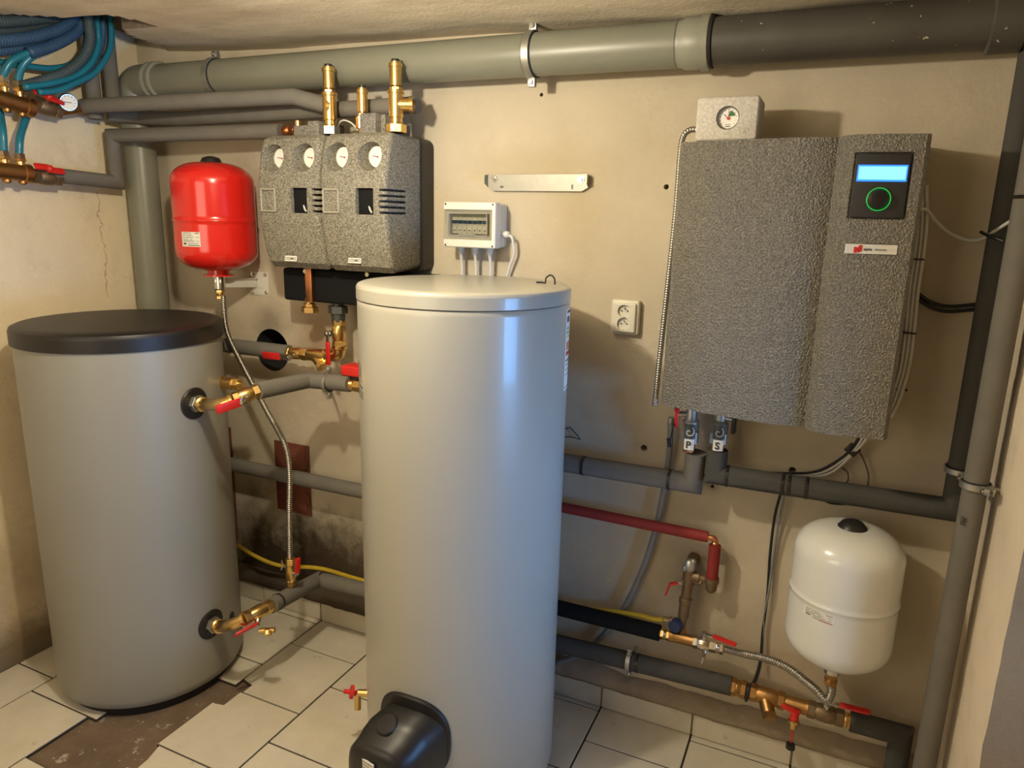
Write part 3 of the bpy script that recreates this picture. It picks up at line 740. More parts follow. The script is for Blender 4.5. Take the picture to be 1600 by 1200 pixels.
# valve on top of it and the corrugated hose up to the red vessel
vt = at(455, 915, .33); vm = at(455, 888, .33)
ball_valve(vt - V((0, 0, .0)), at(454, 872, .33), .019, V((.9, -.3, 0)), V((.1, 0, 1)), .075, 'small brass valve with upright red lever at the foot of the steel hose', 'brass', steel_len=.25, bend=.012)
m = MB(); q = at(443, 884, .33); m.cyl(q, vm, .006, 8); m.tube([q + V((-.008, 0, .02)), q, q + V((-.012, 0, -.018))], .003, 8); tag(m.build('vent_tap', MAT['nickel']), 'tiny nickel wing tap left of the upright red lever', 'valve')
vc = at(334, 340, .19)
corrugated('flexible_hose', [at(349, 462, .20), at(350, 485, .20), at(356, 522, .205), at(380, 572, .22), at(416, 640, .25), at(444, 692, .28), at(452, 735, .30), at(452, 800, .32), at(453, 872, .33)], .0098, 'corrugated steel hose bending down from the red vessel to the floor pipe')

# ------------------------------------------------------------------ expansion vessels
def vessel(c, R, z0, z1, mat, label, zseam, dome=.07, foot=True):
    t = thing('expansion_vessel', (c.x, c.y, z0), label, 'expansion vessel'); H = z1 - z0; P = []
    for k in range(9):
        a = math.pi / 2 * k / 8; P.append((dome * (1 - math.cos(a)), R * (.30 + .70 * math.sin(a)) if k else .02))
    m1 = H - dome
    P += [(.085, R), (zseam - z0 - .016, R), (zseam - z0 - .004, R), (zseam - z0 - .001, R + .0025), (zseam - z0 + .003, R + .0025), (zseam - z0 + .006, R), (zseam - z0 + .018, R), (m1 - .012, R)]
    for k in range(9):
        a = math.pi / 2 * k / 8; P.append((m1 + dome * math.sin(a), R * (.28 + .72 * math.cos(a)) if k < 8 else .02))
    MB().turn((c.x, c.y, z0), (0, 0, 1), P, 64).build('shell', MAT[mat], t, sharp=.9); return t
rc = at(336, 340, .185); rz1, rz0 = at(334, 254, .185).z, at(334, 421, .185).z
t = vessel(rc, .146, rz0, rz1, 'red_paint', 'red round expansion vessel on the wall above the buffer tank', at(334, 346, .33).z)
MB().turn((rc.x, rc.y, rz1 - .012), (0, 0, 1), [(0, .040), (.014, .038), (.028, .030), (.034, .012), (.035, 0)], 28).build('valve_cap', MAT['black_plastic'], t)['label'] = 'black valve cap'
MB().turn((rc.x, rc.y, rz0 - .022), (0, 0, 1), [(0, .056), (.005, .056), (.006, .040), (.024, .040)], 32).build('foot_flange', MAT['red_paint'], t)
def sticker(t, cx, cy, R, pa, pb, lines, name='rating_sticker', redline=None):
    """paper label bent round a cylinder: pa, pb are its upper left and lower right photo corners"""
    A, Bq = atcyl(*pa, cx, cy, R), atcyl(*pb, cx, cy, R); a0, a1 = math.atan2(A.y - cy, A.x - cx), math.atan2(Bq.y - cy, Bq.x - cx)
    s = MB().cylpatch(cx, cy, R, a0, a1, Bq.z, A.z, .0009).build(name, MAT['paper'], t); s['label'] = 'white printed rating sticker'
    m = MB(); H = A.z - Bq.z
    for k, (f0, f1, y, h) in enumerate(lines):
        m.mi = 1 if redline == k else 0
        m.cylpatch(cx, cy, R + .0009, a0 + (a1 - a0) * f0, a0 + (a1 - a0) * f1, A.z - H * (y + h), A.z - H * y, .0003, 6)
    m.build('print', [MAT['ink'], MAT['ink_red']], s); return s
LN = [(.08, .55, .06, .03), (.75, .95, .05, .05), (.08, .25, .2, .03), (.3, .6, .2, .03), (.08, .2, .34, .03), (.25, .66, .34, .03), (.8, .94, .34, .03), (.08, .4, .48, .03), (.5, .6, .48, .03), (.08, .72, .6, .04), (.8, .94, .6, .03), (.1, .26, .74, .12), (.35, .9, .76, .03), (.35, .95, .88, .05)]
sticker(t, rc.x, rc.y, .146, (284, 362), (314, 386), LN)
# wall bracket of the red vessel
t = thing('wall_bracket', at(408, 443, 0), 'pale metal wall bracket that carries the red vessel', 'bracket')
a, c = at(393, 424, .0), at(421, 462, .0)
m = MB().boxb((a.x, -.004, c.z), (c.x, 0, a.z), .001); m.boxb((a.x + .02, -.006, c.z + .028), (c.x - .02, -.003, a.z - .028), .001); m.build('wall_plate', MAT['white_plastic'], t)
ar0, ar1 = at(400, 442, .01), V((rc.x, rc.y, at(340, 442, .185).z))
m = MB(); dd_ = (ar1 - ar0); obox(m, (ar0 + ar1) / 2, dd_, V((0, 0, 1)).cross(dd_), (dd_.length, .003, .034), .001); obox(m, (ar0 + ar1) / 2 + V((0, 0, .017)), dd_, V((0, 0, 1)).cross(dd_), (dd_.length, .024, .003), .001); m.build('arm', MAT['white_plastic'], t)
for px, py in ((396, 428), (416, 429), (396, 456), (418, 457)):
    q = at(px, py, .0); m = MB(); m.cyl(q, q + V((0, -.006, 0)), .008, 14); m.hexn(q + V((0, -.005, 0)), q + V((0, -.011, 0)), .0065); m.build('screw', MAT['steel'], t)
fb = V((rc.x, rc.y, rz0 - .022)); f1 = at(349, 440, .20); f2 = at(349, 455, .20)
m = MB().turn(V((rc.x, rc.y, rz0 - .02)), (0, 0, -1), [(0, .020), (.004, .021), (.052, .021), (.056, .018)], 24); m.hexn((rc.x, rc.y, rz0 - .034), (rc.x, rc.y, rz0 - .048), .0225); tag(m.build('coupling', MAT['steel']), 'chrome coupling under the red vessel', 'pipe fitting')
fitting('hose_fitting', V((rc.x, rc.y, rz0 - .074)), V((rc.x, rc.y, rz0 - .112)), .018, 'brass nut joining the steel hose to the chrome coupling')

wc = at(1319, 915, .19); wz1, wz0 = at(1326, 822, .19).z, at(1300, 1027, .19).z
t = vessel(wc, .1385, wz0, wz1, 'white_paint', 'white round expansion vessel on the wall at lower right', at(1320, 962, .33).z, .075)
MB().turn((wc.x, wc.y, wz1 - .010), (0, 0, 1), [(0, .040), (.006, .040), (.014, .034), (.024, .026), (.030, .012), (.031, 0)], 28).build('valve_cap', MAT['black_plastic'], t)['label'] = 'black valve cap'
sticker(t, wc.x, wc.y, .1385, (1257, 944), (1303, 978), LN + [(.55, .96, .9, .07)], redline=len(LN))
MB().boxb((wc.x - .09, -.06, (wz0 + wz1) / 2 - .05), (wc.x + .09, 0, (wz0 + wz1) / 2 + .05), .004).build('wall_bracket', MAT['white_plastic'], t)
m = MB().turn((wc.x, wc.y, wz0 + .004), (0, 0, -1), [(0, .022), (.05, .022), (.054, .019)], 24); tag(m.build('coupling', MAT['steel']), 'chrome coupling under the white vessel', 'pipe fitting')
fitting('hose_fitting', V((wc.x, wc.y, wz0 - .050)), V((wc.x, wc.y, wz0 - .085)), .019, 'dull nut joining the steel hose to the white vessel', 'brass_dull')

# ------------------------------------------------------------------ hot water tank
HX, HY, HR = -.952, -.434, .298
HZ = 1.545
t = thing('hot_water_tank', (HX, HY, 0), 'tall cream enamelled hot water tank standing in the middle', 'tank')
MB().turn((HX, HY, .02), (0, 0, 1), [(0, HR - .02), (.01, HR - .006), (.03, HR), (.04, HR), (HZ - .08, HR), (HZ - .067, HR), (HZ - .064, HR - .002)], 128).build('shell', MAT['tank_cream'], t)
MB().turn((HX, HY, 0), (0, 0, 1), [(0, HR - .04), (.03, HR - .04)], 64).build('foot_ring', MAT['black_plastic'], t)
MB().turn((HX, HY, HZ - .0425), (0, 0, 1), [(0, HR - .001), (.0015, HR + .002), (.005, HR + .002), (.030, HR + .002), (.032, HR + .002), (.039, HR - .002), (.0425, HR - .010), (.0428, HR - .03), (.043, 0)], 128).build('lid', MAT['tank_cream'], t)
# printed sticker on the left flank, energy label on the right flank
def flank(pa, pb, name, matl): pass
A, Bq = atcyl(558.5, 559, HX, HY, HR), atcyl(569, 628, HX, HY, HR); a0, a1 = math.atan2(A.y - HY, A.x - HX), math.atan2(Bq.y - HY, Bq.x - HX)
if a0 > a1: a0 -= 2 * math.pi
s = MB(); H = A.z - Bq.z
rnd = random.Random(3)
for k in range(7):
    y = .06 + k * .055; s.cylpatch(HX, HY, HR, a0 + (a1 - a0) * rnd.uniform(.1, .4), a0 + (a1 - a0) * rnd.uniform(.5, .8), A.z - H * (y + .012), A.z - H * y, .0004, 4)
s.cylpatch(HX, HY, HR, a0 + (a1 - a0) * .28, a0 + (a1 - a0) * .34, A.z - H * .62, A.z - H * .02, .0004, 2); s.cylpatch(HX, HY, HR, a0 + (a1 - a0) * .66, a0 + (a1 - a0) * .70, A.z - H * .55, A.z - H * .12, .0004, 2)
for k in range(3): s.cylpatch(HX, HY, HR, a0 + (a1 - a0) * (.3 + .2 * k), a0 + (a1 - a0) * (.44 + .2 * k), A.z - H * (.66 + .02 * k), A.z - H * (.60 + .02 * k), .0004, 3)
for k in range(5): s.cylpatch(HX, HY, HR, a0, a0 + (a1 - a0) * .95, A.z - H * (.78 + .045 * k), A.z - H * (.768 + .045 * k), .0004, 6)
s.build('printed_diagram', MAT['ink'], t)['label'] = 'black printed diagram on the left flank'
a0, a1 = math.radians(6), math.radians(24)
A, Bq = at(888, 480, .35), at(884, 605, .35)
s = MB().cylpatch(HX, HY, HR, a0, a1, Bq.z, A.z, .0006, 10).build('energy_label', MAT['paper'], t); s['label'] = 'white energy label with coloured bands on the right flank'
H = A.z - Bq.z; m = MB()
for mi, y0, y1, f0, f1 in ((0, .02, .05, .1, .9), (0, .09, .16, .1, .4), (2, .22, .25, .1, .4), (2, .27, .3, .1, .45), (3, .32, .35, .1, .5), (1, .52, .57, .1, .75), (4, .40, .50, .1, .9), (0, .62, .64, .1, .9), (0, .68, .69, .1, .8), (0, .74, .75, .1, .9), (0, .80, .81, .1, .7), (0, .955, .965, .02, .98)):
    m.mi = mi; m.cylpatch(HX, HY, HR + .0006, a0 + (a1 - a0) * f0, a0 + (a1 - a0) * f1, A.z - H * y1, A.z - H * y0, .0003, 5)
plain('label_orange', (.7, .25, .12), .5); plain('label_green', (.1, .4, .12), .5); plain('label_yellow', (.75, .6, .1), .5)
m.build('print', [MAT['ink'], MAT['ink_red'], MAT['label_green'], MAT['label_yellow'], MAT['label_orange']], s)
# wire loop lying on the lid
lz = HZ + .003; q = atz(845, 441, lz); q2 = atz(868, 443, lz)
cable('wire_loop', [atz(838, 441, lz), atz(846, 441, lz), atz(852, 441.5, lz) + V((0, 0, .0)), atz(853, 442, lz) + V((0, 0, .014)), atz(860, 442, lz) + V((0, 0, .022)), atz(866, 443, lz) + V((0, 0, .014)), atz(867, 444, lz)], .0022, 'small dark wire loop lying on the lid of the cream tank', 'cable_black', cat='wire')
# flange cover at the bottom front
pf = atcyl(643, 1134, HX, HY, HR); nf = V((pf.x - HX, pf.y - HY, 0)).normalized(); sf = V((-nf.y, nf.x, 0)); af = math.atan2(nf.y, nf.x); U = V((0, 0, 1))
t = thing('flange_cover', pf - V((0, 0, .16)), 'black plastic flange cover at the bottom front of the cream tank', 'cover')
def egg(u, rx, ry): return rx * math.cos(u) * (1 - .0 * math.sin(u)), ry * math.sin(u) - .02
rs = []
for sc, rad in ((1.0, -.004), (1.0, .006), (.96, .010), (.5, .010)):
    ring = []
    for k in range(56):
        u = 2 * math.pi * k / 56; ex, ez = .118 * sc * math.copysign(abs(math.cos(u)) ** .8, math.cos(u)), .128 * sc * math.copysign(abs(math.sin(u)) ** .8, math.sin(u)) - .03
        ring.append(V((HX + (HR + rad) * math.cos(af + ex / HR), HY + (HR + rad) * math.sin(af + ex / HR), pf.z + ez)))
    rs.append(ring)
MB().rings(rs, False, True).build('backing_plate', MAT['black_satin'], t)
cc = pf + nf * .0 + V((0, 0, -.045)); fd = (nf * 1.0 - sf * .22).normalized(); rs = []
for dpt_, sx, sz, up in ((-.01, .108, .108, 0), (.055, .106, .104, -.002), (.080, .102, .098, -.006), (.100, .098, .086, -.010), (.132, .092, .078, -.012), (.146, .080, .068, -.014), (.152, .06, .05, -.016)):
    ring = []
    for k in range(48):
        u = 2 * math.pi * k / 48; ex = sx * math.copysign(abs(math.cos(u)) ** .72, math.cos(u)); ez = sz * math.copysign(abs(math.sin(u)) ** .72, math.sin(u)) + up
        ring.append(cc + fd * dpt_ + sf * ex + U * ez)
    rs.append(ring)
MB().rings(rs).build('cap', MAT['black_plastic'], t, sharp=.9)
q = cc + fd * .076 + U * .092 - sf * .015; pn = (fd * .45 + U * .89).normalized()
MB().turn(q - pn * .012, pn, [(0, .031), (.012, .031), (.016, .028), (.017, 0)], 32).build('round_plug', MAT['black_plastic'], t)
m = MB(); fr = frame(cc + fd * .1530 + U * .0 - sf * .022, sf + nf * .22, U); m.boxb((-.036, -.032, -.003), (.036, .030, .0005)); m.bm.transform(fr); lb = m.build('rating_sticker', MAT['paper'], t); lb['label'] = 'white printed sticker'
m = MB()
for k in range(6): m.boxb((-.032, .022 - .009 * k, .0004), (-.032 + .064 * (.95 - .3 * ((k * 7) % 3) / 3), .0235 - .009 * k, .0009))
m.bm.transform(fr); m.build('print', MAT['ink'], lb)
# drain tap on the left flank
q = at(559, 1077, .545); tn = V((-.93, -.37, 0)); q = V((HX + tn.x * HR * .99, HY + tn.y * HR * .99, q.z)); t = thing('drain_tap', q, 'brass drain tap with red knob low on the left flank of the cream tank', 'tap')
q1 = q + tn * .042; m = MB().cyl(q, q1, .012, 14); m.tube(fillet([q1 - tn * .015, q1 + tn * .003, q1 + tn * .004 + V((0, 0, -.06))], .02), .011, 14); m.build('body', MAT['brass'], t)
m = MB().turn(q1 + V((-.0, -.004, .004)), V((-.75, -.6, .25)), [(0, .006), (.012, .006), (.014, .022), (.024, .022), (.026, .008), (.045, .007)], 10); m.build('knob', MAT['red_plastic'], t)['label'] = 'red knob'

# ------------------------------------------------------------------ two pump groups
PZ1, PZ0 = at(560, 207, .24).z, at(556, 425, .25).z
PX = (-1.846, -1.581, -1.316)
def pump_group(x0, x1, label, seed):
    t = thing('pump_group', ((x0 + x1) / 2, 0, PZ0), label, 'pump group', 'grey foam pump groups beside the red vessel'); H = PZ1 - PZ0
    prof = [(-.065, PZ0 + .012), (-.225, PZ0), (-.250, PZ0 + .02)] + [(-.250 - .034 * math.sin(math.pi * k / 12) ** .9, PZ0 + .02 + (H - .03) * k / 12) for k in range(1, 12)] + [(-.245, PZ1 - .012), (-.225, PZ1), (-.065, PZ1)]
    m = MB(); m.prism([V((x0 + .0015, y, z)) for y, z in prof], V((x1 - x0 - .003, 0, 0))); bmesh.ops.recalc_face_normals(m.bm, faces=m.bm.faces)
    m.bevel(.017, 4, .9); body = m.build('foam_shell', MAT['foam_cover'], t, sharp=.5)
    W_ = x1 - x0; hx = (x0 + W_ * .245, x0 + W_ * .735); hz = at(530, 244, .27).z; wz = at(520, 314, .285).z; cut = MB()
    for x in hx: cut.turn((x, -.33, hz), (0, 1, 0), [(0, .050), (.06, .047), (.108, .0375)], 36)
    wx = x0 + W_ * .70; cut.boxb((wx - .036, -.34, wz - .041), (wx + .032, -.17, wz + .041), .004)
    for k in range(5):
        z = wz + .036 - .0175 * k
        cut.boxb((x1 - .026, -.34, z - .0038), (x1 + .02, -.165, z + .0038)); cut.boxb((x0 - .02, -.34, z - .0036), (x0 + .024, -.225, z + .0038))
    boolean(body, cut)
    m = MB(); ex = x0 + W_ * .20     # raised square field
    for a, c in (((-.03, -.036), (-.03, .036)), ((-.03, .036), (.03, .036)), ((.03, .036), (.03, -.036)), ((.03, -.036), (-.03, -.036))): m.cyl((ex + a[0], -.2862, wz + a[1]), (ex + c[0], -.2862, wz + c[1]), .0036, 8)
    m.build('embossed_frame', MAT['foam_edge_highlight'], t)
    for k, x in enumerate(hx):
        g = MB().turn((x, -.212, hz), (0, -1, 0), [(0, .036), (.013, .036), (.015, .033), (.011, .032)], 32).build('thermometer', MAT['steel'], t)
        m = MB().cyl((x, -.214, hz), (x, -.2235, hz), .032, 32); m.mi = 1
        a = 2.9 if k else 2.5; m.box((x - .008, -.224, hz + .002), (.022, .001, .0022), Matrix.Rotation(.15, 3, 'Y')); m.mi = 2; m.cyl((x + .001, -.223, hz), (x + .001, -.225, hz), .003, 10)
        m.build('dial', [MAT['dial'], MAT['ink'], MAT['ink_red']], g)
    m = MB().boxb((wx - .0352, -.270, wz - .0402), (wx + .0312, -.171, wz + .0402), .002); p = m.build('opening_dark_fill', MAT['insul_black'], t)  # black block filling the opening, stands in for its dark shaded inside
    MB().tube(spline([(wx + .004, -.267, wz - .014), (wx + .012, -.273, wz - .026), (wx + .016, -.270, wz - .035)]), .003, 8).build('pump_wire', MAT['cable_white'], t)
    px = (453, 404) if seed == 0 else (553, 407); q = at(px[0], px[1], .262)
    fr = frame(V((q.x, -.2585, q.z)), V((1, 0, 0)), V((0, .22, 1)))
    m = MB().boxb((-.026, -.0095, -.004), (.026, .0095, .001), .0008, 1); m.bm.transform(fr); pl = m.build('name_plate', MAT['paper'], t); pl['label'] = 'small white name plate'
    m = MB().text('COSMO', fr @ Matrix.Translation((0, -.0048, .0012)), .0135, .0003, .0002, 'CENTER'); m.build('lettering', MAT['ink'], pl)
    return t
pump_group(PX[0], PX[1], 'grey foam pump group touching the red vessel, left of the pair', 0)
pump_group(PX[1], PX[2], 'grey foam pump group nearer the fuse box, right of the pair', 1)
t = thing('back_shell', (-1.58, 0, PZ0), 'dark back shell against the wall behind the two pump groups', 'panel')
m = MB()
def rrect(x0, x1, z0, z1, r, y): return [V((cx_ + r * math.cos(a), y, cz_ + r * math.sin(a))) for cx_, cz_, a0 in ((x1 - r, z1 - r, 0), (x0 + r, z1 - r, math.pi / 2), (x0 + r, z0 + r, math.pi), (x1 - r, z0 + r, 3 * math.pi / 2)) for a in [a0 + math.pi / 2 * k / 6 for k in range(7)]]
m.prism(rrect(PX[0] - .006, PX[2] + .006, PZ0 - .004, PZ1 + .0, .03, -.075), (0, .074, 0)); m.build('shell', MAT['black_satin'], t)
# foam blocks and stubs above the groups
def foam_block(pxs, d0, d1, label):
    a, c = at(pxs[0], pxs[2], d1), at(pxs[1], pxs[3], d1); m = MB().boxb((a.x, -d1, PZ1 - .01), (c.x, -d0, a.z), .004); return tag(m.build('foam_block', MAT['foam_block']), label, 'pipe insulation')
foam_block((458, 484, 196, 207), .10, .20, 'low grey foam block on top of the left pump group, beside the copper nut')
foam_block((480, 498, 189, 207), .08, .22, 'grey foam block on top of the left pump group beside the left air vent')
foam_block((561, 587, 177, 205), .08, .22, 'tall grey foam block on top of the right pump group between two air vents')
a = at(605, 195, .15); m = MB().boxb((a.x - .028, -.19, PZ1 - .004), (a.x + .02, -.10, a.z + .028), .005); tag(m.build('foam_block', MAT['foam_block']), 'grey foam block just left of the right air vent', 'pipe insulation')
fitting('copper_union', at(443, 205, .17), at(462, 203, .17), .018, 'brown copper nut lying on the left pump group', 'copper')
def air_vent(base_px, top_px, d, label, tee=None, body=None, r=.021, nut='brass'):
    base, top = at(*base_px, d), at(*top_px, d); base.x = top.x = (base.x + top.x) / 2; base.z = min(base.z, PZ1)
    t = thing('air_vent', base, label, 'air vent', 'brass air vents on the pump groups'); up = V((0, 0, 1)); H = top.z - base.z
    zb = H * body
    if tee:
        m = MB().turn(base, up, [(0, r * 1.0), (zb * .12, r * 1.0), (zb * .14, r * 1.12), (zb * .22, r * 1.12), (zb * .24, r * .95), (zb * .34, r * .95), (zb * .36, r * 1.08), (zb * .92, r * 1.08), (zb * .93, r * 1.2), (zb, r * 1.2)], 24); q = base + up * zb * .66; tp = V(tee)
        m.turn(q, tp - q, [(0, r), ((tp - q).length - .012, r), ((tp - q).length - .011, r * 1.2), ((tp - q).length, r * 1.2)], 20); m.build('tee', MAT['brass'], t)
        MB().hexn(base, base + up * zb * .2, r * 1.5).build('base_nut', MAT[nut], t)
    else:
        m = MB(); m.turn(base, up, [(0, r * .9), (zb, r * .9)], 20); m.hexn(base + up * zb * .3, base + up * zb, r * 1.2); m.build('stub', MAT['brass'], t)
    L = H - zb; p = base + up * zb
    m = MB().turn(p, up, [(0, r * .55), (L * .12, r * .55), (L * .14, r * .9), (L * .72, r * .9), (L * .73, r), (L * .84, r), (L * .86, r * .8), (L * .9, r * .8)], 24); m.hexn(p, p + up * L * .1, r * .95); m.build('float_chamber', MAT['brass'], t)
    MB().turn(p + up * L * .88, up, [(0, r * .62), (L * .1, r * .62), (L * .12, r * .45), (L * .125, 0)], 16).build('vent_cap', MAT['black_plastic'], t)['label'] = 'black vent cap'
air_vent((516, 205), (513, 100), .205, 'brass air vent on a silver nut between the two pump groups', at(508, 166, .215), .60, .0215, 'galv')
air_vent((620, 205), (617, 92), .205, 'tallest brass air vent with a side outlet, rightmost on the pump groups', at(645, 164, .18), .58, .0215)
air_vent((566, 205), (567, 133), .195, 'shortest brass air vent standing among the foam blocks', None, .36, .019)
m = MB(); q0, q1 = at(466, 205, .12), at(465, 165, .12); m.turn(q0, q1 - q0, [(0, .014), ((q1 - q0).length, .014)], 16); m.hexn(q1 - V((0, 0, .012)), q1, .016); tag(m.build('brass_stub', MAT['brass']), 'short brass stub under the front insulated pipe', 'pipe fitting')
m = MB(); q = at(640, 166, .12); m.turn(at(634, 163, .19), at(646, 166, .175) - at(634, 163, .19), [(0, .017), (.010, .019), (.012, .016), (.020, .019), (.03, .014)], 16); tag(m.build('brass_plug', MAT['brass_dull']), 'dull ribbed brass plug on the side outlet of the tallest air vent', 'pipe fitting')
cable('sensor_cable', [at(527, 203, .16), at(530, 192, .16), at(538, 188, .16), at(550, 193, .16), at(560, 204, .16)], .003, 'thin white cable arching over the pump groups', 'cable_white')

# ------------------------------------------------------------------ distribution bar and the valves below it
a, c = at(441, 424, .17), at(600, 474, .17)
t = thing('distribution_bar', (a.x, -.1, c.z), 'black insulated distribution bar under the pump groups', 'manifold')
m = MB().boxb((a.x, -.17, at(441, 468, .17).z), (-1.24, -.05, at(441, 418, .17).z), .010, 3); m.build('insulation', MAT['insul_black'], t)
q0, q1 = at(482, 418, .185), at(484, 472, .185); m = MB().boxb((q0.x - .014, -.19, q1.z), (q0.x + .014, -.172, q0.z + .005), .002); m.build('copper_strip', MAT['copper'], t)['label'] = 'copper coloured strip'
for px, py in ((476, 424), (573, 429)):
    q = at(px, py, .19); MB().hexn(q + V((0, .02, 0)), q, .009).build('bolt', MAT['steel'], t)
q = at(484, 474, .16); m = MB(); m.hexn(q, q - V((0, 0, .012)), .022); m.hexn(q - V((0, 0, .012)), q - V((0, 0, .034)), .031); m.turn(q, V((0, 0, 1)), [(0, .016), (.02, .016)], 16); tag(m.build('brass_nut', MAT['brass']), 'brass cap nut under the left end of the black distribution bar', 'pipe fitting')
q = at(528, 476, .13); m = MB(); m.turn(q + V((0, 0, .012)), V((0, 0, -1)), [(0, .02), (.018, .02)], 18); m.hexn(q - V((0, 0, .004)), q - V((0, 0, .032)), .035); m.turn(q - V((0, 0, .032)), V((0, 0, -1)), [(0, .026), (.03, .024)], 18); tag(m.build('pipe_union', MAT['iron']), 'dark iron union nut under the black distribution bar', 'pipe fitting')
p0, p1 = at(529, 499, .13), at(530, 541, .13); p1.x = p0.x
ball_valve(p0, p1, .026, V((-.45, -.9, 0)), V((0, 0, -1)), .115, 'upright brass valve with red lever below the dark union nut', 'brass', steel_len=.32, lw=.026)
elbow('pipe_elbow', [p1 + V((0, 0, .004)), at(530, 556, .13), at(511, 555, .13)], .0255, 'brass elbow under the upright red lever valve', 'brass', .035)
s0, s1 = at(516, 556, .13), at(474, 553, .13)
strainer(s1, s0, .0245, V((.75, -.25, -.62)), 'brass strainer with slanting leg left of the brass elbow')
p0, p1 = at(478, 553, .13), at(448, 551, .13)
ball_valve(p0, p1, .0235, V((-.1, -.95, -.25)), V((-1, 0, -.02)), .125, 'brass valve with red lever lying in front of the round wall hole', 'brass', steel_len=.38, lw=.028)
insul_pipe('insulated_pipe', [at(452, 551, .13), at(340, 538, .13)], .029, 'grey insulated pipe crossing the round wall hole towards the buffer tank')
# flue hole lining, near-black all over
fq = at(425, 547, 0); m = MB(); m.turn(fq + V((0, .004, 0)), (0, 1, 0), [(0, .0872), (.19, .0872), (.191, .0)], 40, cap0=False, cap1=False); m.turn(fq + V((0, .004, 0)), (0, 1, 0), [(0, .0879), (.195, .0879)], 40, cap0=False, cap1=True)
plain('flue_black', (.016, .015, .014), .9, var=.5, sc=18, bump=.4)
tag(m.build('flue_hole', MAT['flue_black']), 'round black flue hole in the wall behind the grey pipe', 'hole')
# rusty cleanout door in the wall
a, c = at(430, 687, 0), at(488, 806, 0); t = thing('cleanout_door', ((a.x + c.x) / 2, 0, c.z), 'rust brown metal cleanout door low in the sooty wall', 'hatch')
MB().boxb((a.x, -.008, c.z), (c.x, .0, a.z), .001).build('frame', MAT['rust_paint'], t)
MB().boxb((a.x + .012, -.014, c.z + .014), (c.x - .014, -.007, a.z - .014), .003).build('door_leaf', MAT['rust_paint'], t)
m = MB()
for f in (.25, .75): m.cyl((c.x - .008, -.012, c.z + (a.z - c.z) * f - .02), (c.x - .008, -.012, c.z + (a.z - c.z) * f + .02), .006, 10)
m.build('hinge', MAT['rust_paint'], t)
a, c = at(362, 668, 0), at(373, 842, 0); t = thing('cleanout_door', ((a.x + c.x) / 2, 0, c.z), 'edge of a second rust brown hatch frame beside the buffer tank', 'hatch')
MB().boxb((a.x - .22, -.010, c.z), (c.x, .0, a.z), .002).build('frame', MAT['rust_paint'], t)
m = MB(); m.cyl((c.x - .004, -.016, c.z + .06), (c.x - .004, -.016, c.z + .17), .007, 10); m.cyl((c.x - .004, -.016, a.z - .12), (c.x - .004, -.016, a.z - .04), .006, 10); m.build('hinge', MAT['iron'], t)
# long grey pipe along the wall behind the hot water tank, up to valve P
def lx(a, b_, px, py, d):
    x = at(px, py, d).x; return a + (b_ - a) * ((x - a.x) / (b_.x - a.x))
gl, gm = at(340, 721, .09), at(640, 783, .09)
insul_pipe('insulated_pipe', [gl, gm], .029, 'grey insulated pipe behind the steel hose, crossing the rust brown cleanout door')
gl, gr_ = at(840, 716, .09), at(1082, 755, .09)
insul_pipe('insulated_pipe', [gl, gr_, V((gr_.x + .004, -.10, at(1080, 706, .1).z))], .031, 'grey insulated pipe right of the cream tank, turning up to valve P', ties=((lx(gl, gr_, 1046, 748, .09), gr_ - gl), (lx(gl, gr_, 912, 725, .09), gr_ - gl)))
cable('yellow_hose', [at(350, 838, .06), at(373, 853, .07), at(405, 872, .08), at(440, 884, .06), at(500, 888, .045), at(560, 905, .04), at(640, 925, .04), at(760, 943, .04), at(900, 950, .05), at(985, 959, .06), at(1020, 967, .075), at(1036, 968, .08)], .0085, 'yellow hose sagging along the wall behind both tanks', 'yellow_hose', cat='hose')

# ------------------------------------------------------------------ heat pump wall unit
HZ0, HZ1 = 1.211, 1.931
plan = [(-.422, -.02), (-.422, -.216), (-.412, -.228), (-.30, -.250), (-.20, -.268), (-.13, -.275), (-.085, -.272), (-.045, -.258), (-.036, -.254)]
planR = [(-.036, -.02), (-.036, -.258), (-.018, -.288), (.005, -.299), (.05, -.302), (.148, -.284), (.157, -.274), (.157, -.02)]
t = thing('heat_pump_unit', (-.13, 0, HZ0), 'large grey hammered metal heat pump unit with a blue lit display', 'heat pump')
m = MB(); m.prism([V((x, y, HZ0)) for x, y in plan] + [V((-.036, -.02, HZ0))], V((0, 0, HZ1 - HZ0))); m.build('main_cover', MAT['hammered'], t, sharp=.8)
m = MB(); m.prism([V((x, y, HZ0 - .001)) for x, y in planR], V((0, 0, HZ1 - HZ0 + .002))); rc_ = m.build('control_cover', MAT['hammered'], t, sharp=.35)
MB().boxb((-.410, -.20, HZ0 + .004), (.145, 0, HZ1 - .012), .003).build('back_body', MAT['frame_grey'], t)
# control panel: plane through the right cover
def on_cover(px, py):
    """point of the right-hand cover seen at a photo pixel"""
    r = RR * (px - 800) + RD * (py - 600) + RF * FPX; a, c = V((.05, -.302, 0)), V((.148, -.284, 0)); n = V((c.y - a.y, -(c.x - a.x), 0)).normalized()
    return CAM + r * ((a - CAM).dot(n) / r.dot(n))
cu_, cw = V((.098, .018, 0)).normalized(), V((0, 0, 1)); cn = cu_.cross(cw)
pTL, pBR = on_cover(1340, 240), on_cover(1414, 340); ctr = (on_cover(1340, 240) + on_cover(1427, 240) + on_cover(1326, 339) + on_cover(1415, 341)) / 4
PWd, PHt = (on_cover(1427, 240) - on_cover(1340, 240)).length, (on_cover(1340, 240) - on_cover(1326, 339)).z
FP = frame(ctr, cu_, cw)
cut = MB().boxb((-PWd / 2 - .004, -PHt / 2 - .004, -.016), (PWd / 2 + .004, PHt / 2 + .004, .03), .003); cut.bm.transform(FP)
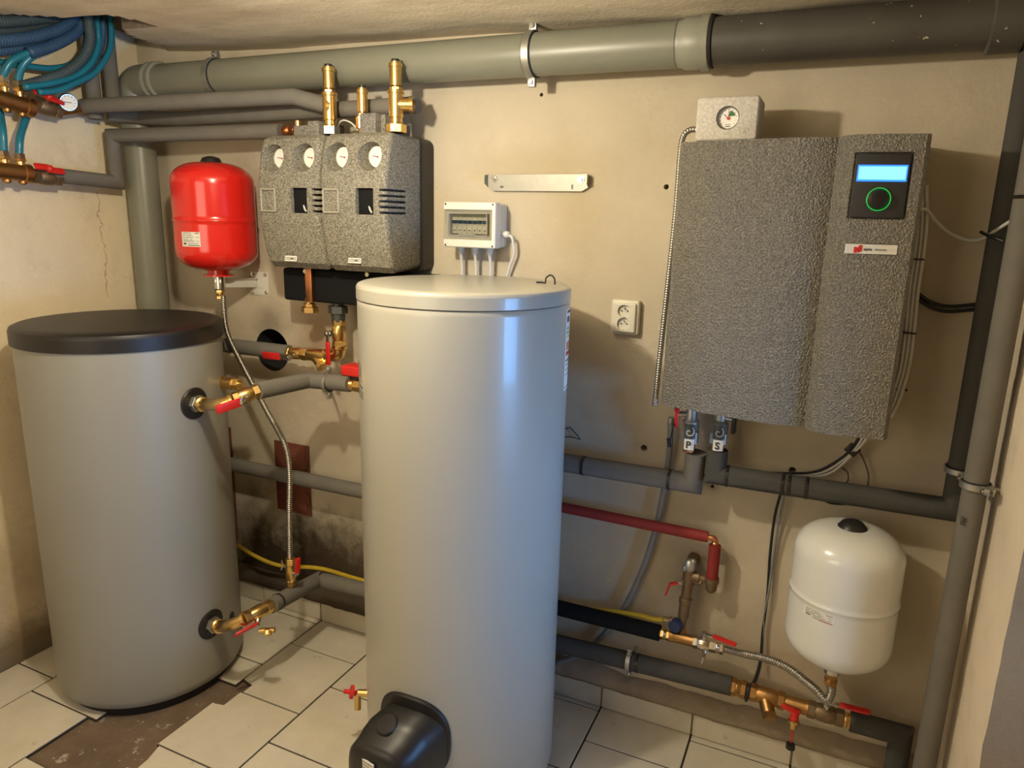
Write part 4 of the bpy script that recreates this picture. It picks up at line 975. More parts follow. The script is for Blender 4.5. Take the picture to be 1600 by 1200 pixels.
npos = on_cover(1361, 389.5); NF = frame(npos, cu_, cw); nw, nh = (on_cover(1402, 389) - on_cover(1320, 389)).length, .0225
cut.boxb((0, 0, 0), (0.0001, .0001, .0001)) if False else None
c2 = MB().boxb((-nw / 2 - .002, -nh / 2 - .0015, -.003), (nw / 2 + .002, nh / 2 + .0015, .03)); c2.bm.transform(NF)
me_ = bpy.data.meshes.new('tmp'); c2.bm.to_mesh(me_); c2.bm.free(); cut.bm.from_mesh(me_); bpy.data.meshes.remove(me_)
boolean(rc_, cut)
m = MB().boxb((-PWd / 2, -PHt / 2, -.0155), (PWd / 2, PHt / 2, -.006), .002); m.bm.transform(FP); pan = m.build('control_panel', MAT['panel_grey'], t); pan['label'] = 'black control panel'
def on_panel(px, py):
    o = ctr - cn * .006; r = RR * (px - 800) + RD * (py - 600) + RF * FPX; p = CAM + r * ((o - CAM).dot(cn) / r.dot(cn)) - o; return p.dot(cu_), p.z
x0, y1 = on_panel(1341, 257.5); x1, y0 = on_panel(1416, 284)
m = MB().boxb((x0, y0, -.006), (x1, y1, -.0048), .0004, 1); m.mi = 1; w_ = x1 - x0; h_ = y1 - y0; m.boxb((x0 + w_ * .03, y0 + h_ * .12, -.0048), (x1 - w_ * .03, y1 - h_ * .10, -.0046))
m.bm.transform(FP); d = m.build('display', [MAT['lcd'], MAT['lcd_glow']], pan); d['label'] = 'glowing blue display'
kx, ky = on_panel(1372, 311.5)
m = MB().turn(FP @ V((kx, ky, -.006)), cn, [(0, .0255), (.004, .0255), (.0045, .0235), (.006, .022), (.012, .020), (.013, .018)], 40); kn = m.build('rotary_knob', MAT['black_plastic'], pan)
m = MB().torus(FP @ V((kx, ky, -.0015)), cn, .0255, .0013, 48, 8); r_ = m.build('light_ring', MAT['led_green'], pan); r_['label'] = 'green light ring'
m = MB().boxb((-nw / 2, -nh / 2, -.003), (nw / 2, nh / 2, -.0008), .0005, 1); m.bm.transform(NF); npl = m.build('name_plate', MAT['paper'], t); npl['label'] = 'white name plate with red emblem'
m = MB(); m.text('alpha', NF @ Matrix.Translation((-nw * .14, -nh * .14, -.0006)), .0088, .0003, .00022); m.build('lettering', MAT['ink'], npl)
m = MB(); m.text('innotec', NF @ Matrix.Translation((nw * .072, -nh * .14, -.0006)), .0088, .0003, 0.0, 'LEFT', .15); m.build('lettering', MAT['ink'], npl)
m = MB(); ex, es = -nw * .25, nh * .40     # red emblem: square with a swoosh cut out
pts = [(-es, -es), (-es * .1, -es)] + [(-es * .1 + es * .5 * (1 - math.cos(a)) - es * .1, -es + es * 2 * math.sin(a) * .98) for a in [math.pi / 2 * k / 8 for k in range(1, 8)]]
def poly2(P): m.prism([NF @ V((ex + x, y, -.0009)) for x, y in P], cn * .0009)
poly2([(-es, -es), (-es * .05, -es)] + [(-es * .35 + es * .35 * math.cos(a), -es * .25 + es * .75 * math.sin(a)) for a in [-math.pi * .35 + math.pi * .85 * k / 8 for k in range(9)]] + [(-es, es * .5)])
poly2([(es * .15, -es)] + [(es * .15 - es * .35 * math.sin(a) + es * .1, -es + 2 * es * (k / 8)) for k, a in ((k, math.pi * k / 8) for k in range(9))] + [(es, es), (es, -es * .55)])
m.build('emblem', MAT['ink_red'], npl)['label'] = 'red emblem'

# pressure gauge in a pale foam box on top of the unit
a, c = at(1090, 152, .215), at(1182, 219, .215)
t = thing('pressure_gauge', ((a.x + c.x) / 2, -.15, HZ1 + .004), 'pale grey foam box with a round pressure gauge on top of the heat pump unit', 'gauge')
m = MB().boxb((a.x, -.215, HZ1 + .003), (c.x, -.095, a.z), .009, 3); fo = m.build('foam_box', MAT['foam_light'], t)
gq = at(1137, 184, .215); cut = MB().turn((gq.x, -.24, gq.z), (0, 1, 0), [(0, .030), (.05, .0285)], 40)
boolean(fo, cut)
gg = MB().turn((gq.x, -.191, gq.z), (0, -1, 0), [(0, .0282), (.020, .0282), (.021, .0262), (.008, .0258)], 40).build('gauge_case', MAT['steel'], t)
m = MB().cyl((gq.x, -.192, gq.z), (gq.x, -.2035, gq.z), .0256, 40); yy = -.2038
m.mi = 1; m.prism([V((gq.x + .004 + x, yy + .0002, gq.z + z)) for x, z in [(-.004, .004)] + [(.019 * math.cos(a) - .004, .019 * math.sin(a)) for a in [math.radians(20 + 12 * k) for k in range(6)]]], V((0, -.0004, 0)))
m.mi = 2
for k in range(11):
    an = math.radians(220 - 26 * k); m.box((gq.x + .021 * math.cos(an), yy - .0002, gq.z + .021 * math.sin(an)), (.004, .0006, .0008), Matrix.Rotation(-an, 3, 'Y'))
for k in range(4): m.box((gq.x - .006 + .004 * k, yy - .0002, gq.z - .015), (.0025, .0006, .0012))
m.box((gq.x, yy - .0002, gq.z - .0195), (.012, .0006, .0018))
an = math.radians(140); m.box((gq.x + .007 * math.cos(an), yy - .0006, gq.z + .007 * math.sin(an)), (.018, .0008, .0013), Matrix.Rotation(-an, 3, 'Y'))
m.mi = 3; m.box((gq.x, yy - .0005, gq.z + .009), (.0009, .0008, .022)); m.cyl((gq.x, yy, gq.z), (gq.x, yy - .003, gq.z), .0038, 14)
m.build('dial', [MAT['dial'], MAT['green_ink'], MAT['ink'], MAT['ink_red']], gg)
em = at(1163, 206, .2155); m = MB(); k = .009
for p, q in (((-k * 1.2, -k), (-k * 1.2, k)), ((-k * 1.2, k), (k * 1.2, k)), ((k * 1.2, k), (k * 1.2, k * .3)), ((-.004, -.006), (.002, .006)), ((.002, .006), (.003, -.006)), ((.003, -.006), (.009, .006))): m.cyl((em.x + p[0], -.2152, em.z + p[1]), (em.x + q[0], -.2152, em.z + q[1]), .0006, 6)
m.build('moulded_mark', MAT['frame_grey'], t)
corrugated('flexible_hose', [at(1092, 203, .16), at(1079, 203, .165), at(1068, 213, .17), at(1063, 240, .17), at(1056, 330, .17), at(1043, 450, .17), at(1032, 550, .165), at(1023, 634, .16)], .0078, 'corrugated steel hose down the left edge of the heat pump unit')

# valves P and S under the unit
def unit_valve(px, py0, py1, letter, lever, label, red):
    q0 = at(px[0], py0, .11); q1 = at(px[1], py1, .11); q0 = V((q0.x, -.11, HZ0 + .004)); q1 = V((q0.x + .0, -.11, q1.z)); t = thing('shutoff_valve', q1, label, 'valve'); up = V((0, 0, 1)); H = q0.z - q1.z
    m = MB(); m.turn(q1, up, [(0, .0165), (H * .16, .0165), (H * .18, .018)], 18); m.hexn(q1 + up * H * .02, q1 + up * H * .16, .019); m.build('copper_end', MAT['copper'], t)
    m = MB(); m.hexn(q1 + up * H * .17, q1 + up * H * .40, .027); m.turn(q1 + up * H * .38, up, [(0, .020), (H * .06, .025), (H * .2, .025), (H * .26, .018), (H * .62, .016)], 22); m.hexn(q1 + up * H * .84, q1 + up * H * .92, .020); m.build('valve_body', MAT['galv'], t)
    s_ = V((lever, -.35, 0)).normalized(); c_ = q1 + up * H * .70
    MB().cyl(c_, c_ + s_ * .040, .008, 12).build('stem', MAT['steel'], t)
    m = MB(); e = c_ + s_ * .044; obox(m, e + V((0, 0, -.014)), V((0, 0, 1)), s_, (.056, .010, .018), .003); obox(m, e + V((0, 0, .012)), V((0, 0, 1)), s_, (.014, .014, .026), .003); l = m.build('lever', MAT['red_plastic' if red else 'black_plastic'], t); l['label'] = 'red lever' if red else 'black lever'
    zt = q1.z + H * .26; st = MB().cylpatch(q1.x, q1.y, .0276, math.radians(-112), math.radians(-52), zt - .030, zt + .003, .001, 8).build('paper_tag', MAT['paper'], t); st['label'] = 'white tag with black letter'
    yy = q1.y - .0295; fr = frame((q1.x + .002, yy, zt - .024), (1, 0, 0), (0, 0, 1)); m = MB().text(letter, fr, .030, .0006, .0009, 'CENTER'); m.build('letter', MAT['ink'], st)
    dk = MB().cylpatch(q1.x, q1.y, .0276, math.radians(-120), math.radians(-46), zt + .005, zt + .048, .001, 8).build('spiral_tag', MAT['iron'], t); dk['label'] = 'dark tag with pale spiral'
    P = [V((q1.x + .002 + (.002 + .0024 * a) * math.cos(a + 1) * .95, yy + .0003, zt + .026 + (.002 + .0024 * a) * math.sin(a + 1))) for a in [k * .35 for k in range(19)]]; MB().tube(P, .0013, 6).build('spiral', MAT['paper'], dk)
    return q1
vP = unit_valve((1081, 1080), 645, 706, 'P', -1, 'zinc valve with red lever and tag P under the heat pump unit', True)
vS = unit_valve((1126, 1124), 650, 706, 'S', 1, 'zinc valve with black lever and tag S under the heat pump unit', False)
q = vP + V((-.052, -.03, .035)); m = MB(); m.tube([q + V((.008, 0, .055)), q + V((.004, 0, .03)), q], .0022, 6); m.tube([q + V((-.006, 0, .006)), q + V((.0, 0, -.02))], .006, 8); tag(m.build('tag_strip', MAT['cable_black']), 'black and white striped tag string hanging beside valve P', 'tag')
# pipe from valve S to the corner and up along it
c0 = V((vS.x, -.11, vS.z + .006)); e1 = at(1119, 741, .11); c1 = V((vS.x, -.11, e1.z)); c2_ = at(1485, 796, .10); XC = .352
se = V((XC, -.10, c2_.z)); sd_ = se - c1; sp_ = lambda px, py: lx(c1, se, px, py, .105)
insul_pipe('insulated_pipe', [c0, c1, V((XC, -.10, c2_.z)), V((XC, -.10, 2.14))], .031, 'dark insulated pipe from valve S along the wall and up in the right corner', 'insul_dark', ties=tuple((sp_(px, py), sd_) for px, py in ((1136, 745), (1222, 758), (1232, 760), (1259, 764))))
ck = at(1490, 733, .10); pipe_clamp(V((XC, -.10, ck.z)), (0, 0, 1), .0315, 'small steel clamp on the dark corner pipe behind the front riser', (.3, -1, 0), None, None, .016)
# front riser
rz = at(1520, 757, .22); XP = .368
insul_pipe('insulated_pipe', [V((XP, -.22, -.0)), V((XP, -.22, at(1593, 311, .22).z))], .0275, 'tall grey insulated riser in front of the right wall', 'insul')
insul_pipe('insulated_pipe', [V((XP, -.22, at(1594, 305, .22).z)), V((XP, -.22, 2.25))], .0275, 'upper grey insulation length of the riser at the right picture edge', 'insul')
pipe_clamp(V((XP, -.22, rz.z)), (0, 0, 1), .0275, 'steel pipe clamp with a rod holding the front riser to the right wall', (.5, -1, 0), None, V((XR, -.22, rz.z - .004)), .018)
tp = at(1508, 806, .25); m = MB().text('PEF', frame((XP - .012, -.2485, rz.z - .10), (0, 0, 1), (-1, 0, .0)), .016, .0006, .0002); tag(m.build('printed_mark', MAT['ink']), 'faint black letters printed on the front riser', 'lettering')
hk = atx(1473, 1104, XR); m = MB(); m.cyl(hk, hk + V((-.025, 0, 0)), .003, 8); m.ball(hk + V((-.027, 0, 0)), .006, 10); m.tube([hk + V((-.024, 0, 0)), hk + V((-.022, -.004, -.045))], .0018, 6); tag(m.build('wall_hook', MAT['steel']), 'small wall hook low on the right wall', 'hook')

# ------------------------------------------------------------------ red pipe, old tap and cold water line
ra, rb = at(860, 789, .07), at(1106, 839, .07); re = at(1117, 840, .07)
dr = (rb - ra).normalized(); re = rb + dr * .024
insul_pipe('insulated_pipe', [ra, rb], .0175, 'dark red insulated pipe sloping along the wall right of the cream tank', 'insul_red')
r0, r1 = at(1118, 852, .07), at(1112, 905, .07); r0.x = r1.x = re.x
elbow('pipe_elbow', [rb - dr * .012, re, V((re.x, re.y, r0.z - .004))], .0105, 'bare copper elbow at the end of the dark red pipe', 'copper', .012)
insul_pipe('insulated_pipe', [V((re.x, re.y, r0.z)), V((re.x, re.y, r1.z))], .0185, 'short upright dark red insulated pipe below the copper elbow', 'insul_red')
q = V((re.x, re.y, r1.z)); m = MB().turn(q + V((0, 0, .006)), V((0, 0, -1)), [(0, .022), (.006, .023), (.016, .023), (.018, .019), (.040, .018), (.050, .011), (.052, 0)], 24); e = at(1092, 913, .07); m.turn(q - V((0, 0, .004)), V((e.x, q.y, q.z - .0)) - q, [(0, .012), (.03, .012), (.06, .017), (abs(e.x - q.x), .018)], 18)
tag(m.build('tap_union', MAT['brass_old']), 'dull brass elbow cup under the upright red pipe', 'pipe fitting')
tt = at(1078, 888, .07); tb = at(1066, 962, .07); tb.x = tt.x - .008
t = thing('wall_tap', tb, 'old limescaled wall tap with a small red lever and a blue knob', 'tap'); up = (tt - tb).normalized(); H = (tt - tb).length
m = MB().turn(tb - up * .055, up, [(0, .012), (.05, .012), (.052, .017), (H * .30 + .05, .018), (H * .32 + .05, .021), (H * .40 + .05, .021), (H * .42 + .05, .016), (H * .68 + .05, .017), (H * .75 + .05, .021), (H * .9 + .05, .019), (H + .055, .02), (H + .062, .012)], 20)
m.turn(tt - up * .03, V((.9, 0, -.25)), [(0, .014), (.03, .013), (.04, .015)], 14); m.turn(tt, V((0, 1, .1)), [(0, .02), (.068, .02)], 16); m.build('body', MAT['brass_old'], t)
m = MB().ball(tt + V((.0, -.004, .01)), .019, 14, (1.1, 1, 1.3)); m.ball(tt + V((.01, -.006, .028)), .010, 10); m.ball(tt + V((-.012, -.008, .002)), .012, 10); m.build('limescale', MAT['galv'], t)
c_ = tt - up * H * .32; s_ = V((-.9, -.35, .12)).normalized()
MB().cyl(c_, c_ + s_ * .036, .006, 10).build('stem', MAT['steel'], t)
m = MB(); e = c_ + s_ * .034; obox(m, e + V((-.010, -.004, -.006)), V((-1, -.2, -.35)), V((0, -1, 0)), (.030, .016, .007), .002); obox(m, e + V((-.027, -.008, -.030)), V((-.25, 0, -1)), V((0, -1, 0)), (.042, .016, .006), .002); m.build('lever', MAT['red_plastic'], t)['label'] = 'small red lever'
kq = at(1058, 978, .085); MB().turn(V((kq.x, -.062, kq.z)), V((-.15, -1, .1)), [(0, .010), (.012, .012), (.014, .022), (.036, .022), (.042, .018), (.043, 0)], 24).build('blue_knob', MAT['blue_knob'], t)
sp = at(1049, 969, .085); m = MB().turn(at(1058, 971, .08), sp - at(1058, 971, .08), [(0, .008), (.016, .008), (.017, .012), (.026, .012), (.028, .008), (.045, .008)], 14); m.build('hose_spout', MAT['nickel'], t)
bk0, bk1 = at(850, 944, .09), at(1031, 989, .09)
insul_pipe('insulated_pipe', [bk0, bk1], .0265, 'thick black insulated pipe at knee height right of the cream tank', 'insul_black', core=(bk1 - V((.01, 0, 0)), bk1 + (bk1 - bk0).normalized() * .02, .014, 'brass'))
db = (at(1130, 1013, .09) - bk1).normalized()
def al(px): p = at(px, 989 + (px - 1031) * .243, .09); return bk1 + db * ((p.x - bk1.x) / db.x)
fitting('pipe_union', al(1032), al(1047), .0185, 'shiny brass union at the end of the black pipe')
m = MB().turn(al(1046), db, [(0, .018), (.006, .0195), (.012, .018), ((al(1084) - al(1046)).length - .01, .018), ((al(1084) - al(1046)).length, .020)], 20); q = al(1064); m.turn(q, tb - up * .05 - q, [(0, .016), (.045, .014)], 16); tag(m.build('pipe_tee', MAT['brass_dull']), 'brown brass tee joining the old wall tap to the black pipe', 'pipe fitting')
ball_valve(al(1083), al(1116), .0215, V((0, -.15, 1)), db + V((.1, -.3, -.0)), .105, 'ball valve with long red lever beside the brown brass tee', 'nickel', steel_len=.36, lw=.016, bend=.006)
m = MB(); q = al(1103) + V((0, -.022, -.02)); m.cyl(q + V((0, .02, .012)), q + V((0, -.012, -.006)), .007, 10); m.tube([q + V((0, -.012, -.006)), q + V((-.004, -.014, -.030))], .004, 8); tag(m.build('vent_tap', MAT['nickel']), 'tiny wing tap under the long red lever valve', 'valve')
fitting('hose_fitting', al(1114), al(1131), .021, 'nickel hose nut right of the long red lever valve', 'nickel')
wb = V((wc.x, wc.y, wz0 - .082))
corrugated('flexible_hose', [al(1129), at(1165, 1022, .095), at(1200, 1030, .11), at(1232, 1044, .13), at(1258, 1064, .16), at(1276, 1079, .185), wb + V((-.004, -.012, -.052)), wb + V((.006, 0, -.025)), wb], 0.0115, 'corrugated steel hose from the black pipe line to the white vessel')

# floor level line
fl0, fl1 = at(850, 1000, .09), at(1143, 1072, .09); df = (fl1 - fl0).normalized()
fm = fl0 + df * ((at(996, 1036, .09).x - fl0.x) / df.x)
insul_pipe('insulated_pipe', [fl0, fl1], .0305, 'dark grey insulated pipe just above the skirting, with a steel clamp', 'insul_dark', ties=((fm, df),))
fq_ = fl0 + df * ((at(984, 1033, .09).x - fl0.x) / df.x); pipe_clamp(fq_, df, .0305, 'steel clamp with bright screw on the lowest dark insulated pipe', (0, -.25, 1), None, V((fq_.x, 0, fq_.z)), .016)
d2 = (at(1400, 1147, .09) - fl1).normalized()
def fl(px): p = at(px, 1072 + (px - 1143) * .30, .09); return fl1 + d2 * ((p.x - fl1.x) / d2.x)
fitting('pipe_union', fl(1142), fl(1166), .0285, 'brass union at the end of the lowest dark insulated pipe', 'brass_dull')
m = MB().turn(fl(1165), d2, [(0, .022), (.002, .025), (.012, .025), (.014, .022)], 20); m.ball(fl(1168) + V((0, -.02, -.02)), .006, 8); tag(m.build('cable_tie', MAT['black_plastic']), 'black tie holding the two thin cables to the floor line', 'cable tie')
strainer(fl(1172), fl(1226), .0265, V((.35, -.75, -.55)), 'brown brass strainer on the floor level line', 'brass_dull')
t = thing('drain_valve', fl(1240), 'red and brass drain valve with a hanging chain, on the floor level line', 'valve')
m = MB().turn(fl(1225), d2, [(0, .020), (.01, .022), ((fl(1262) - fl(1225)).length - .01, .022), ((fl(1262) - fl(1225)).length, .024)], 20); m.build('tee', MAT['brass_dull'], t)
q = fl(1243) + V((0, -.03, -.0)); m = MB(); obox(m, q + V((-.012, -.0, .0)), V((1, 0, -.2)), V((0, 0, 1)), (.055, .014, .012), .003); m.turn(q + V((0, .0, -.0)), V((0, -.2, -1)), [(0, .013), (.028, .013)], 14); m.build('red_body', MAT['red_plastic'], t)
m = MB().turn(q + V((0, -.005, -.026)), V((0, -.2, -1)), [(0, .011), (.004, .017), (.012, .017), (.014, .010), (.030, .009)], 16); m.build('spout', MAT['brass'], t)
m = MB()
for k in range(6): m.torus(q + V((0, -.014, -.066 - .0065 * k)), V((1, .3 * (k % 2), 0)) if k % 2 else V((.2, 1, 0)), .004, .0011, 10, 6)
m.build('chain', MAT['red_plastic'], t)
MB().turn(q + V((0, -.014, -.108)), V((0, 0, -1)), [(0, .013), (.014, .014)], 18).build('hanging_cap', MAT['black_plastic'], t)['label'] = 'black hanging cap'
ball_valve(fl(1262), fl(1318), .0265, V((.0, -.3, 1)), d2 + V((.05, -.1, .10)), .115, 'nickel ball valve with worn red lever beside the drain valve', 'brass_old', steel_len=.35, lw=.018, bend=.008)
fitting('pipe_union', fl(1314), fl(1330), .0235, 'short brass union right of the worn red lever', 'brass')
g0_, g1_ = fl(1328), at(1408, 1148, .09)
insul_pipe('insulated_pipe', [g0_, g1_, V((g1_.x, -.095, .0))], .031, 'dark insulated pipe end bending down to the floor at lower right', 'insul_dark', ties=((V((g1_.x, -.093, .075)), V((0, 0, 1))),))

# ------------------------------------------------------------------ things on the wall
# fuse box
a, c = at(692, 315, .105), at(773, 389, .105); t = thing('fuse_box', ((a.x + c.x) / 2, 0, c.z), 'small white fuse box with a tinted window on the wall behind the cream tank', 'fuse box')
bx0, bx1, bz0, bz1 = a.x, c.x, c.z, a.z; bw, bh = bx1 - bx0, bz1 - bz0
MB().boxb((bx0 + .004, -.066, bz0 + .002), (bx1 - .004, 0, bz1 - .004), .008, 3).build('back_box', MAT['grey_plastic'], t)
m = MB().boxb((bx0, -.104, bz0), (bx1, -.062, bz1), .006, 3); fc = m.build('front_cover', MAT['white_plastic'], t)
wz0_, wz1_ = bz0 + bh * .175, bz1 - bh * .165
cut = MB().boxb((bx0 - .01, -.13, wz0_), (bx1 - .012, -.095, wz1_)); cut.boxb((bx0 + .02, -.12, wz0_ + .012), (bx1 - .024, -.072, wz1_ - .012)); boolean(fc, cut)
wn = MB().boxb((bx0 + .001, -.1025, wz0_ + .001), (bx1 - .0135, -.0985, wz1_ - .001), .001, 1).build('window_flap', MAT['window'], t); wn['label'] = 'smoky transparent flap'
m = MB()
for p, q in (((.0, 0), (1, 0)), ((1, 0), (1, 1)), ((1, 1), (0, 1)), ((0, 1), (0, 0))): m.cyl((bx0 + .018 + (bw - .050) * p[0], -.1035, wz0_ + .014 + (wz1_ - wz0_ - .026) * p[1]), (bx0 + .018 + (bw - .050) * q[0], -.1035, wz0_ + .014 + (wz1_ - wz0_ - .026) * q[1]), .0014, 6)
mx = (bx0 + bx1) / 2 - .006; m.tube([(mx - .030, -.104, wz0_ + .010), (mx - .027, -.107, wz0_ + .018), (mx + .027, -.107, wz0_ + .018), (mx + .030, -.104, wz0_ + .010)], .0016, 6); m.build('flap_frame', MAT['frame_grey'], wn)
MB().boxb((bx0 + .018, -.075, wz0_ + .010), (bx1 - .022, -.0715, wz1_ - .010)).build('inner_plate', MAT['frame_grey'], t)
brx0 = bx0 + .026; brw = (bw - .062) / 7; bzc = (wz0_ + wz1_) / 2
for k in range(7):
    x = brx0 + brw * k; bt = thing('circuit_breaker', (x + brw / 2, -.075, bzc - .028), 'white circuit breaker with blue toggle, %s in the fuse box window' % ('first from the left', 'second from the left', 'third from the left', 'middle one of seven', 'fifth from the left', 'sixth from the left', 'last on the right')[k], 'circuit breaker', 'circuit breakers in the fuse box')
    m = MB().boxb((x + .0004, -.086, bzc - .030), (x + brw - .0004, -.074, bzc + .024), .001, 1); m.boxb((x + .0012, -.0885, bzc - .029), (x + brw - .0012, -.085, bzc - .006), .001, 1); m.build('housing', MAT['white_plastic'], bt)
    MB().boxb((x + .002, -.0935, bzc + .003), (x + brw - .002, -.085, bzc + .014), .001, 1).build('toggle', MAT['toggle_blue'], bt)
    MB().boxb((x + brw * .35, -.0892, bzc - .020), (x + brw * .7, -.0883, bzc - .017)).build('print', MAT['ink'], bt)
for fx_, fz in ((.05, .05), (.95, .05), (.05, .95), (.95, .95)):
    q = V((bx0 + bw * fx_, -.104, bz0 + bh * fz)); MB().cyl(q + V((0, .004, 0)), q + V((0, -.0006, 0)), .0035, 12).build('screw', MAT['iron'], t)
for px, nm in ((720, 'left'), (742, 'middle'), (765, 'right')):
    q = V((at(px, 392, .045).x, -.045, bz0 + .004)); z1 = at(px, 450, .03).z
    m = MB(); m.hexn(q, q - V((0, 0, .012)), .013); m.turn(q - V((0, 0, .012)), V((0, 0, -1)), [(0, .011), (.010, .0105), (.016, .008)], 16); m.build('cable_gland', MAT['grey_plastic'], t)
    cable('power_cable', [q - V((0, 0, .02)), V((q.x, -.035, q.z - .07)), V((q.x, -.03, z1))], .0058, 'thick white cable under the fuse box, %s one of three' % nm, 'cable_white', 'cables below the fuse box')
q = V((bx1 - .006, -.040, at(793, 366, .04).z)); m = MB(); m.hexn(q, q + V((.010, 0, 0)), .014); m.turn(q + V((.010, 0, 0)), V((1, 0, -.15)), [(0, .011), (.012, .011), (.016, .008)], 16); m.build('side_gland', MAT['white_plastic'], t)
cable('power_cable', [q + V((.02, 0, -.002)), q + V((.036, 0, -.010)), at(802, 382, .035), at(803, 396, .03), at(797, 415, .025), at(790, 440, .02)], .0048, 'white cable curving down from the side of the fuse box', 'cable_white')
# bare wall bracket
a, c = at(762, 273, .012), at(919, 299, .012); t = thing('wall_bracket', ((a.x + c.x) / 2, 0, c.z), 'bare sheet metal mounting rail high on the wall', 'bracket')
ch = .012; z0, z1 = c.z, a.z
m = MB().prism([V((a.x, -.010, z1)), V((c.x, -.010, z1)), V((c.x, -.010, z0 + ch)), V((c.x - .022, -.010, z0)), V((a.x + .022, -.010, z0)), V((a.x, -.010, z0 + ch))], V((0, -.002, 0)))
m.boxb((a.x + .03, -.0105, z0 + .01), (c.x - .03, 0, z1 - .01)); m.build('rail', MAT['rail_metal'], t)
for x, s_ in ((a.x, -1), (c.x, 1)):
    m = MB().prism([V((x, -.012, z1)), V((x + s_ * .002, -.034, z1 - .002)), V((x + s_ * .002, -.034, z0 + ch + .012)), V((x, -.012, z0 + ch))], V((s_ * -.002, 0, 0))); m.build('end_flange', MAT['rail_metal'], t)
for px, py in ((772, 279), (908, 280)):
    q = at(px, py, .013); m = MB(); m.cyl(q, q + V((0, -.002, 0)), .011, 20); m.hexn(q + V((0, -.001, 0)), q + V((0, -.008, 0)), .0065); m.build('screw', MAT['steel'], t)
for px, py, v in ((784, 292, 0), (894, 292, 1)):
    q = at(px, py, .0125); m = MB().boxb((q.x - (.003 if v else .006), -.0128, q.z - (.007 if v else .003)), (q.x + (.003 if v else .006), -.0115, q.z + (.007 if v else .003))); m.build('slot', MAT['iron'], t)
# double socket
a, c = at(956, 470, .035), at(993, 523, .035); t = thing('power_socket', ((a.x + c.x) / 2, 0, c.z), 'ivory double power socket on the wall left of the heat pump unit', 'power socket')
MB().boxb((a.x - .004, -.026, c.z - .004), (c.x + .004, 0, a.z + .004), .007, 3).build('mounting_frame', MAT['ivory'], t)
sx, sz0, sz1 = (a.x + c.x) / 2, a.z, c.z
m = MB().boxb((a.x + .004, -.036, c.z + .004), (c.x - .004, -.024, a.z - .004), .005, 3); fp = m.build('face_plate', MAT['ivory'], t); hh = (a.z - c.z); cut = MB()
cz = [c.z + hh * .30, c.z + hh * .70]
for z in cz: cut.cyl((sx, -.05, z), (sx, -.0245, z), .0205, 32)
boolean(fp, cut)
for z in cz:
    s_ = MB().cyl((sx, -.0225, z), (sx, -.0262, z), .0203, 32).build('socket_insert', MAT['ivory'], t)
    m = MB()
    for dx in (-.0095, .0095): m.cyl((sx + dx, -.024, z), (sx + dx, -.0268, z), .0026, 12)
    m.build('contact_hole', MAT['black'], s_)
    m = MB(); m.cyl((sx, -.024, z + .010), (sx, -.036, z + .010), .0024, 10); m.box((sx, -.028, z + .0195), (.006, .010, .002)); m.box((sx, -.028, z - .0195), (.006, .010, .002)); m.build('earth_pin', MAT['steel'], s_)
# cables round the heat pump unit
cable('white_cable', [at(1425, 330, .12), at(1446, 327, .10), at(1462, 345, .07), at(1484, 364, .05), at(1512, 375, .05), at(1534, 373, .08), at(1556, 360, .13), at(1580, 345, .20)], .0042, 'thin white cable sagging from the heat pump unit to the front riser')
m = MB(); q = at(1543, 368, .14); m.tube([q + V((-.012, .02, .008)), q, q + V((.03, -.02, -.012))], .004, 8); tag(m.build('cable_tie', MAT['cable_black']), 'black tie on the thin white cable at the dark corner pipe', 'cable tie')
t = thing('cable_bundle', at(1420, 500, .06), 'flat white cable bundle with black ties down the right side of the heat pump unit', 'cable')
pts = [at(1440, 290, .07), at(1441, 340, .07), at(1437, 390, .07), at(1428, 450, .07), at(1421, 520, .07), at(1413, 575, .07), at(1398, 625, .09), at(1385, 650, .12)]
for k in range(3):
    MB().tube(spline([p + V((.009 * (k - 1), -.004 * k, 0)) for p in pts], 6), .0052, 8).build('strand', MAT['cable_white'], t, sharp=9)
for px, py in ((1432, 405), (1420, 520), (1406, 608)):
    q = at(px, py, .075); MB().box(q, (.036, .022, .004), None, .0015).build('cable_tie', MAT['black_plastic'], t)['label'] = 'black cable tie'
for k, lab in ((0, 'upper of two black cables looping behind the dark corner pipe'), (1, 'lower of two black cables looping behind the dark corner pipe')):
    o = V((0, -.004 * k, -.012 * k)); cable('black_cable', [at(1415, 442, .03) + o, at(1436, 460, .03) + o, at(1456, 473, .03) + o, at(1482, 479, .03) + o, at(1525, 476, .03) + o], .0052, lab, 'cable_black')
LB = ['white cable, top strand of the bundle leaving the unit bottom', 'black cable in the bundle leaving the unit bottom', 'white cable, lowest strand of the bundle leaving the unit bottom', 'brown grey cable in the middle of the bundle leaving the unit bottom']
plain('cable_brown', (.16, .10, .08), .5)
for k, (off, mt, r) in enumerate(((0, 'cable_white', .0042), (-7, 'cable_black', .0046), (9, 'cable_white', .0046), (4, 'cable_brown', .0034))):
    cable('lead_cable', [at(1352 + off * .7, 660, .10 + .004 * k), at(1346 + off * .7, 686, .09), at(1326 + off * .5, 710, .07), at(1296 + off * .4, 733 + off * .5, .06), at(1268, 741 + off * .35, .055), at(1236, 742 + off * .3, .055), at(1165, 741 + off * .3, .05), at(1095, 745 + off * .4, .045)], r, LB[k], mt, 'cables leaving the unit bottom')
q = at(1332, 703, .075); m = MB().box(q, (.034, .03, .006), frame(q, (.7, 0, -.5), (.5, 0, .7)).to_3x3(), .002); tag(m.build('cable_tie', MAT['black_plastic']), 'black tie round the cable bundle under the heat pump unit', 'cable tie')
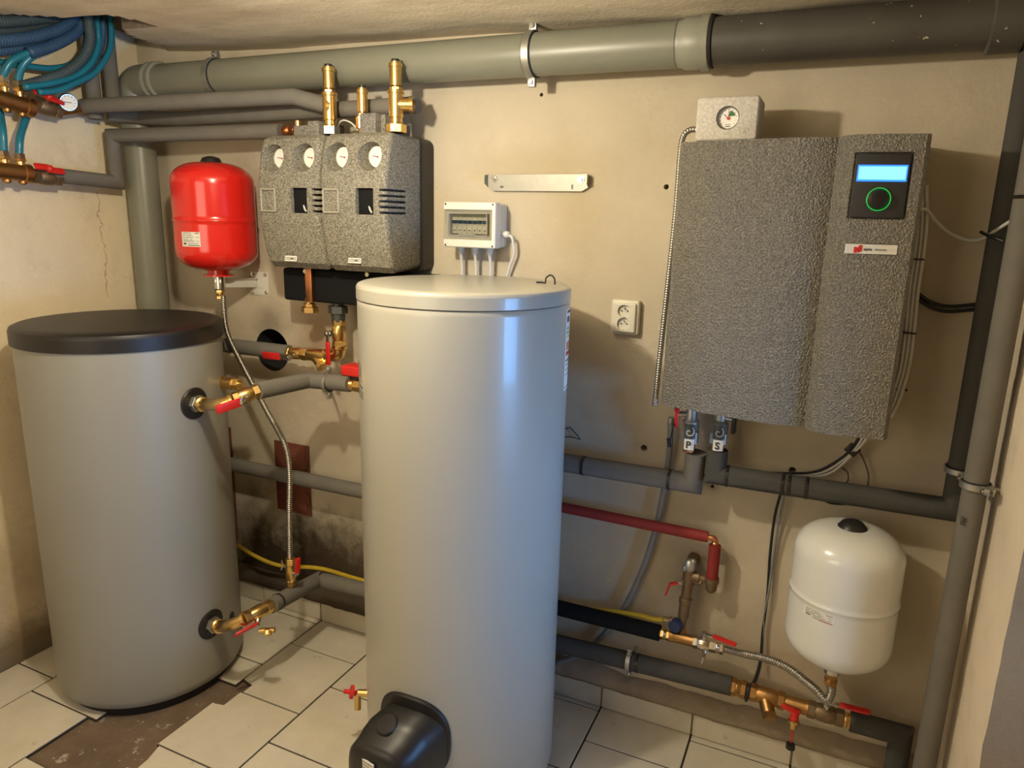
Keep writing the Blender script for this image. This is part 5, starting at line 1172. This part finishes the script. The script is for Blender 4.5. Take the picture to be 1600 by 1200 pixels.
cable('thin_cable', [at(1316, 731, .03), at(1324, 738, .03), at(1325, 750, .03), at(1318, 758, .03)], .0025, 'tiny brown cable loop on the wall under the heat pump unit', 'cable_brown')
cable('thin_cable', [at(1340, 702, .04), at(1349, 718, .03), at(1357, 742, .03), at(1355, 766, .03)], .0025, 'thin brown cable hanging straight to the dark pipe', 'cable_brown')
cable('thin_cable', [at(1279, 776, .03), at(1296, 786, .03), at(1320, 788, .03), at(1345, 784, .03)], .0025, 'thin dark cable sagging just below the dark pipe', 'cable_black')
cable('hanging_cable', [at(1222, 758, .055), at(1220, 770, .05), at(1210, 810, .03), at(1203, 870, .02), at(1199, 930, .02), at(1192, 985, .02), at(1188, 1030, .03), at(1180, 1060, .05), at(1170, 1076, .065)], .0042, 'black cable hanging from the dark pipe to the floor line', 'cable_black')
cable('hanging_cable', [at(1227, 760, .055), at(1224, 780, .05), at(1216, 820, .03), at(1207, 880, .02), at(1201, 925, .025), at(1194, 965, .02), at(1190, 1030, .025), at(1182, 1062, .045), at(1172, 1078, .06)], .0036, 'grey cable hanging beside the black one to the floor line', 'cable_grey')
t = thing('grey_conduit', at(880, 1060, .02), 'grey conduit hose curving down the wall from valve P to the floor', 'conduit')
MB().tube(spline([at(1048, 658, .045), at(1047, 690, .04), at(1043, 730, .03), at(1033, 790, .028), at(1018, 850, .028), at(1000, 900, .028), at(975, 950, .028), at(940, 995, .028), at(905, 1022, .028), at(868, 1035, .028)], 8), .0098, 12).build('hose', MAT['cable_grey'], t, sharp=9)
q = at(1048, 658, .045); MB().cyl(q + V((0, 0, -.004)), q + V((.002, 0, .012)), .0105, 14).build('end_cap', MAT['galv'], t)
cable('wall_wire', [at(880, 672, .01), at(890, 668, .012), at(898, 676, .014), at(906, 685, .016)], .0016, 'short dark wire end sticking out right of the cream tank', 'cable_black', cat='wire')
cable('wall_wire', [at(880, 683, .01), at(893, 683, .012), at(907, 687, .018)], .0016, 'second short dark wire end just below, right of the cream tank', 'cable_black', cat='wire')
q = at(1006, 700, 0); m = MB().boxb((q.x - .014, -.0025, q.z - .013), (q.x + .02, .001, q.z - .0115)); m.bm.free()
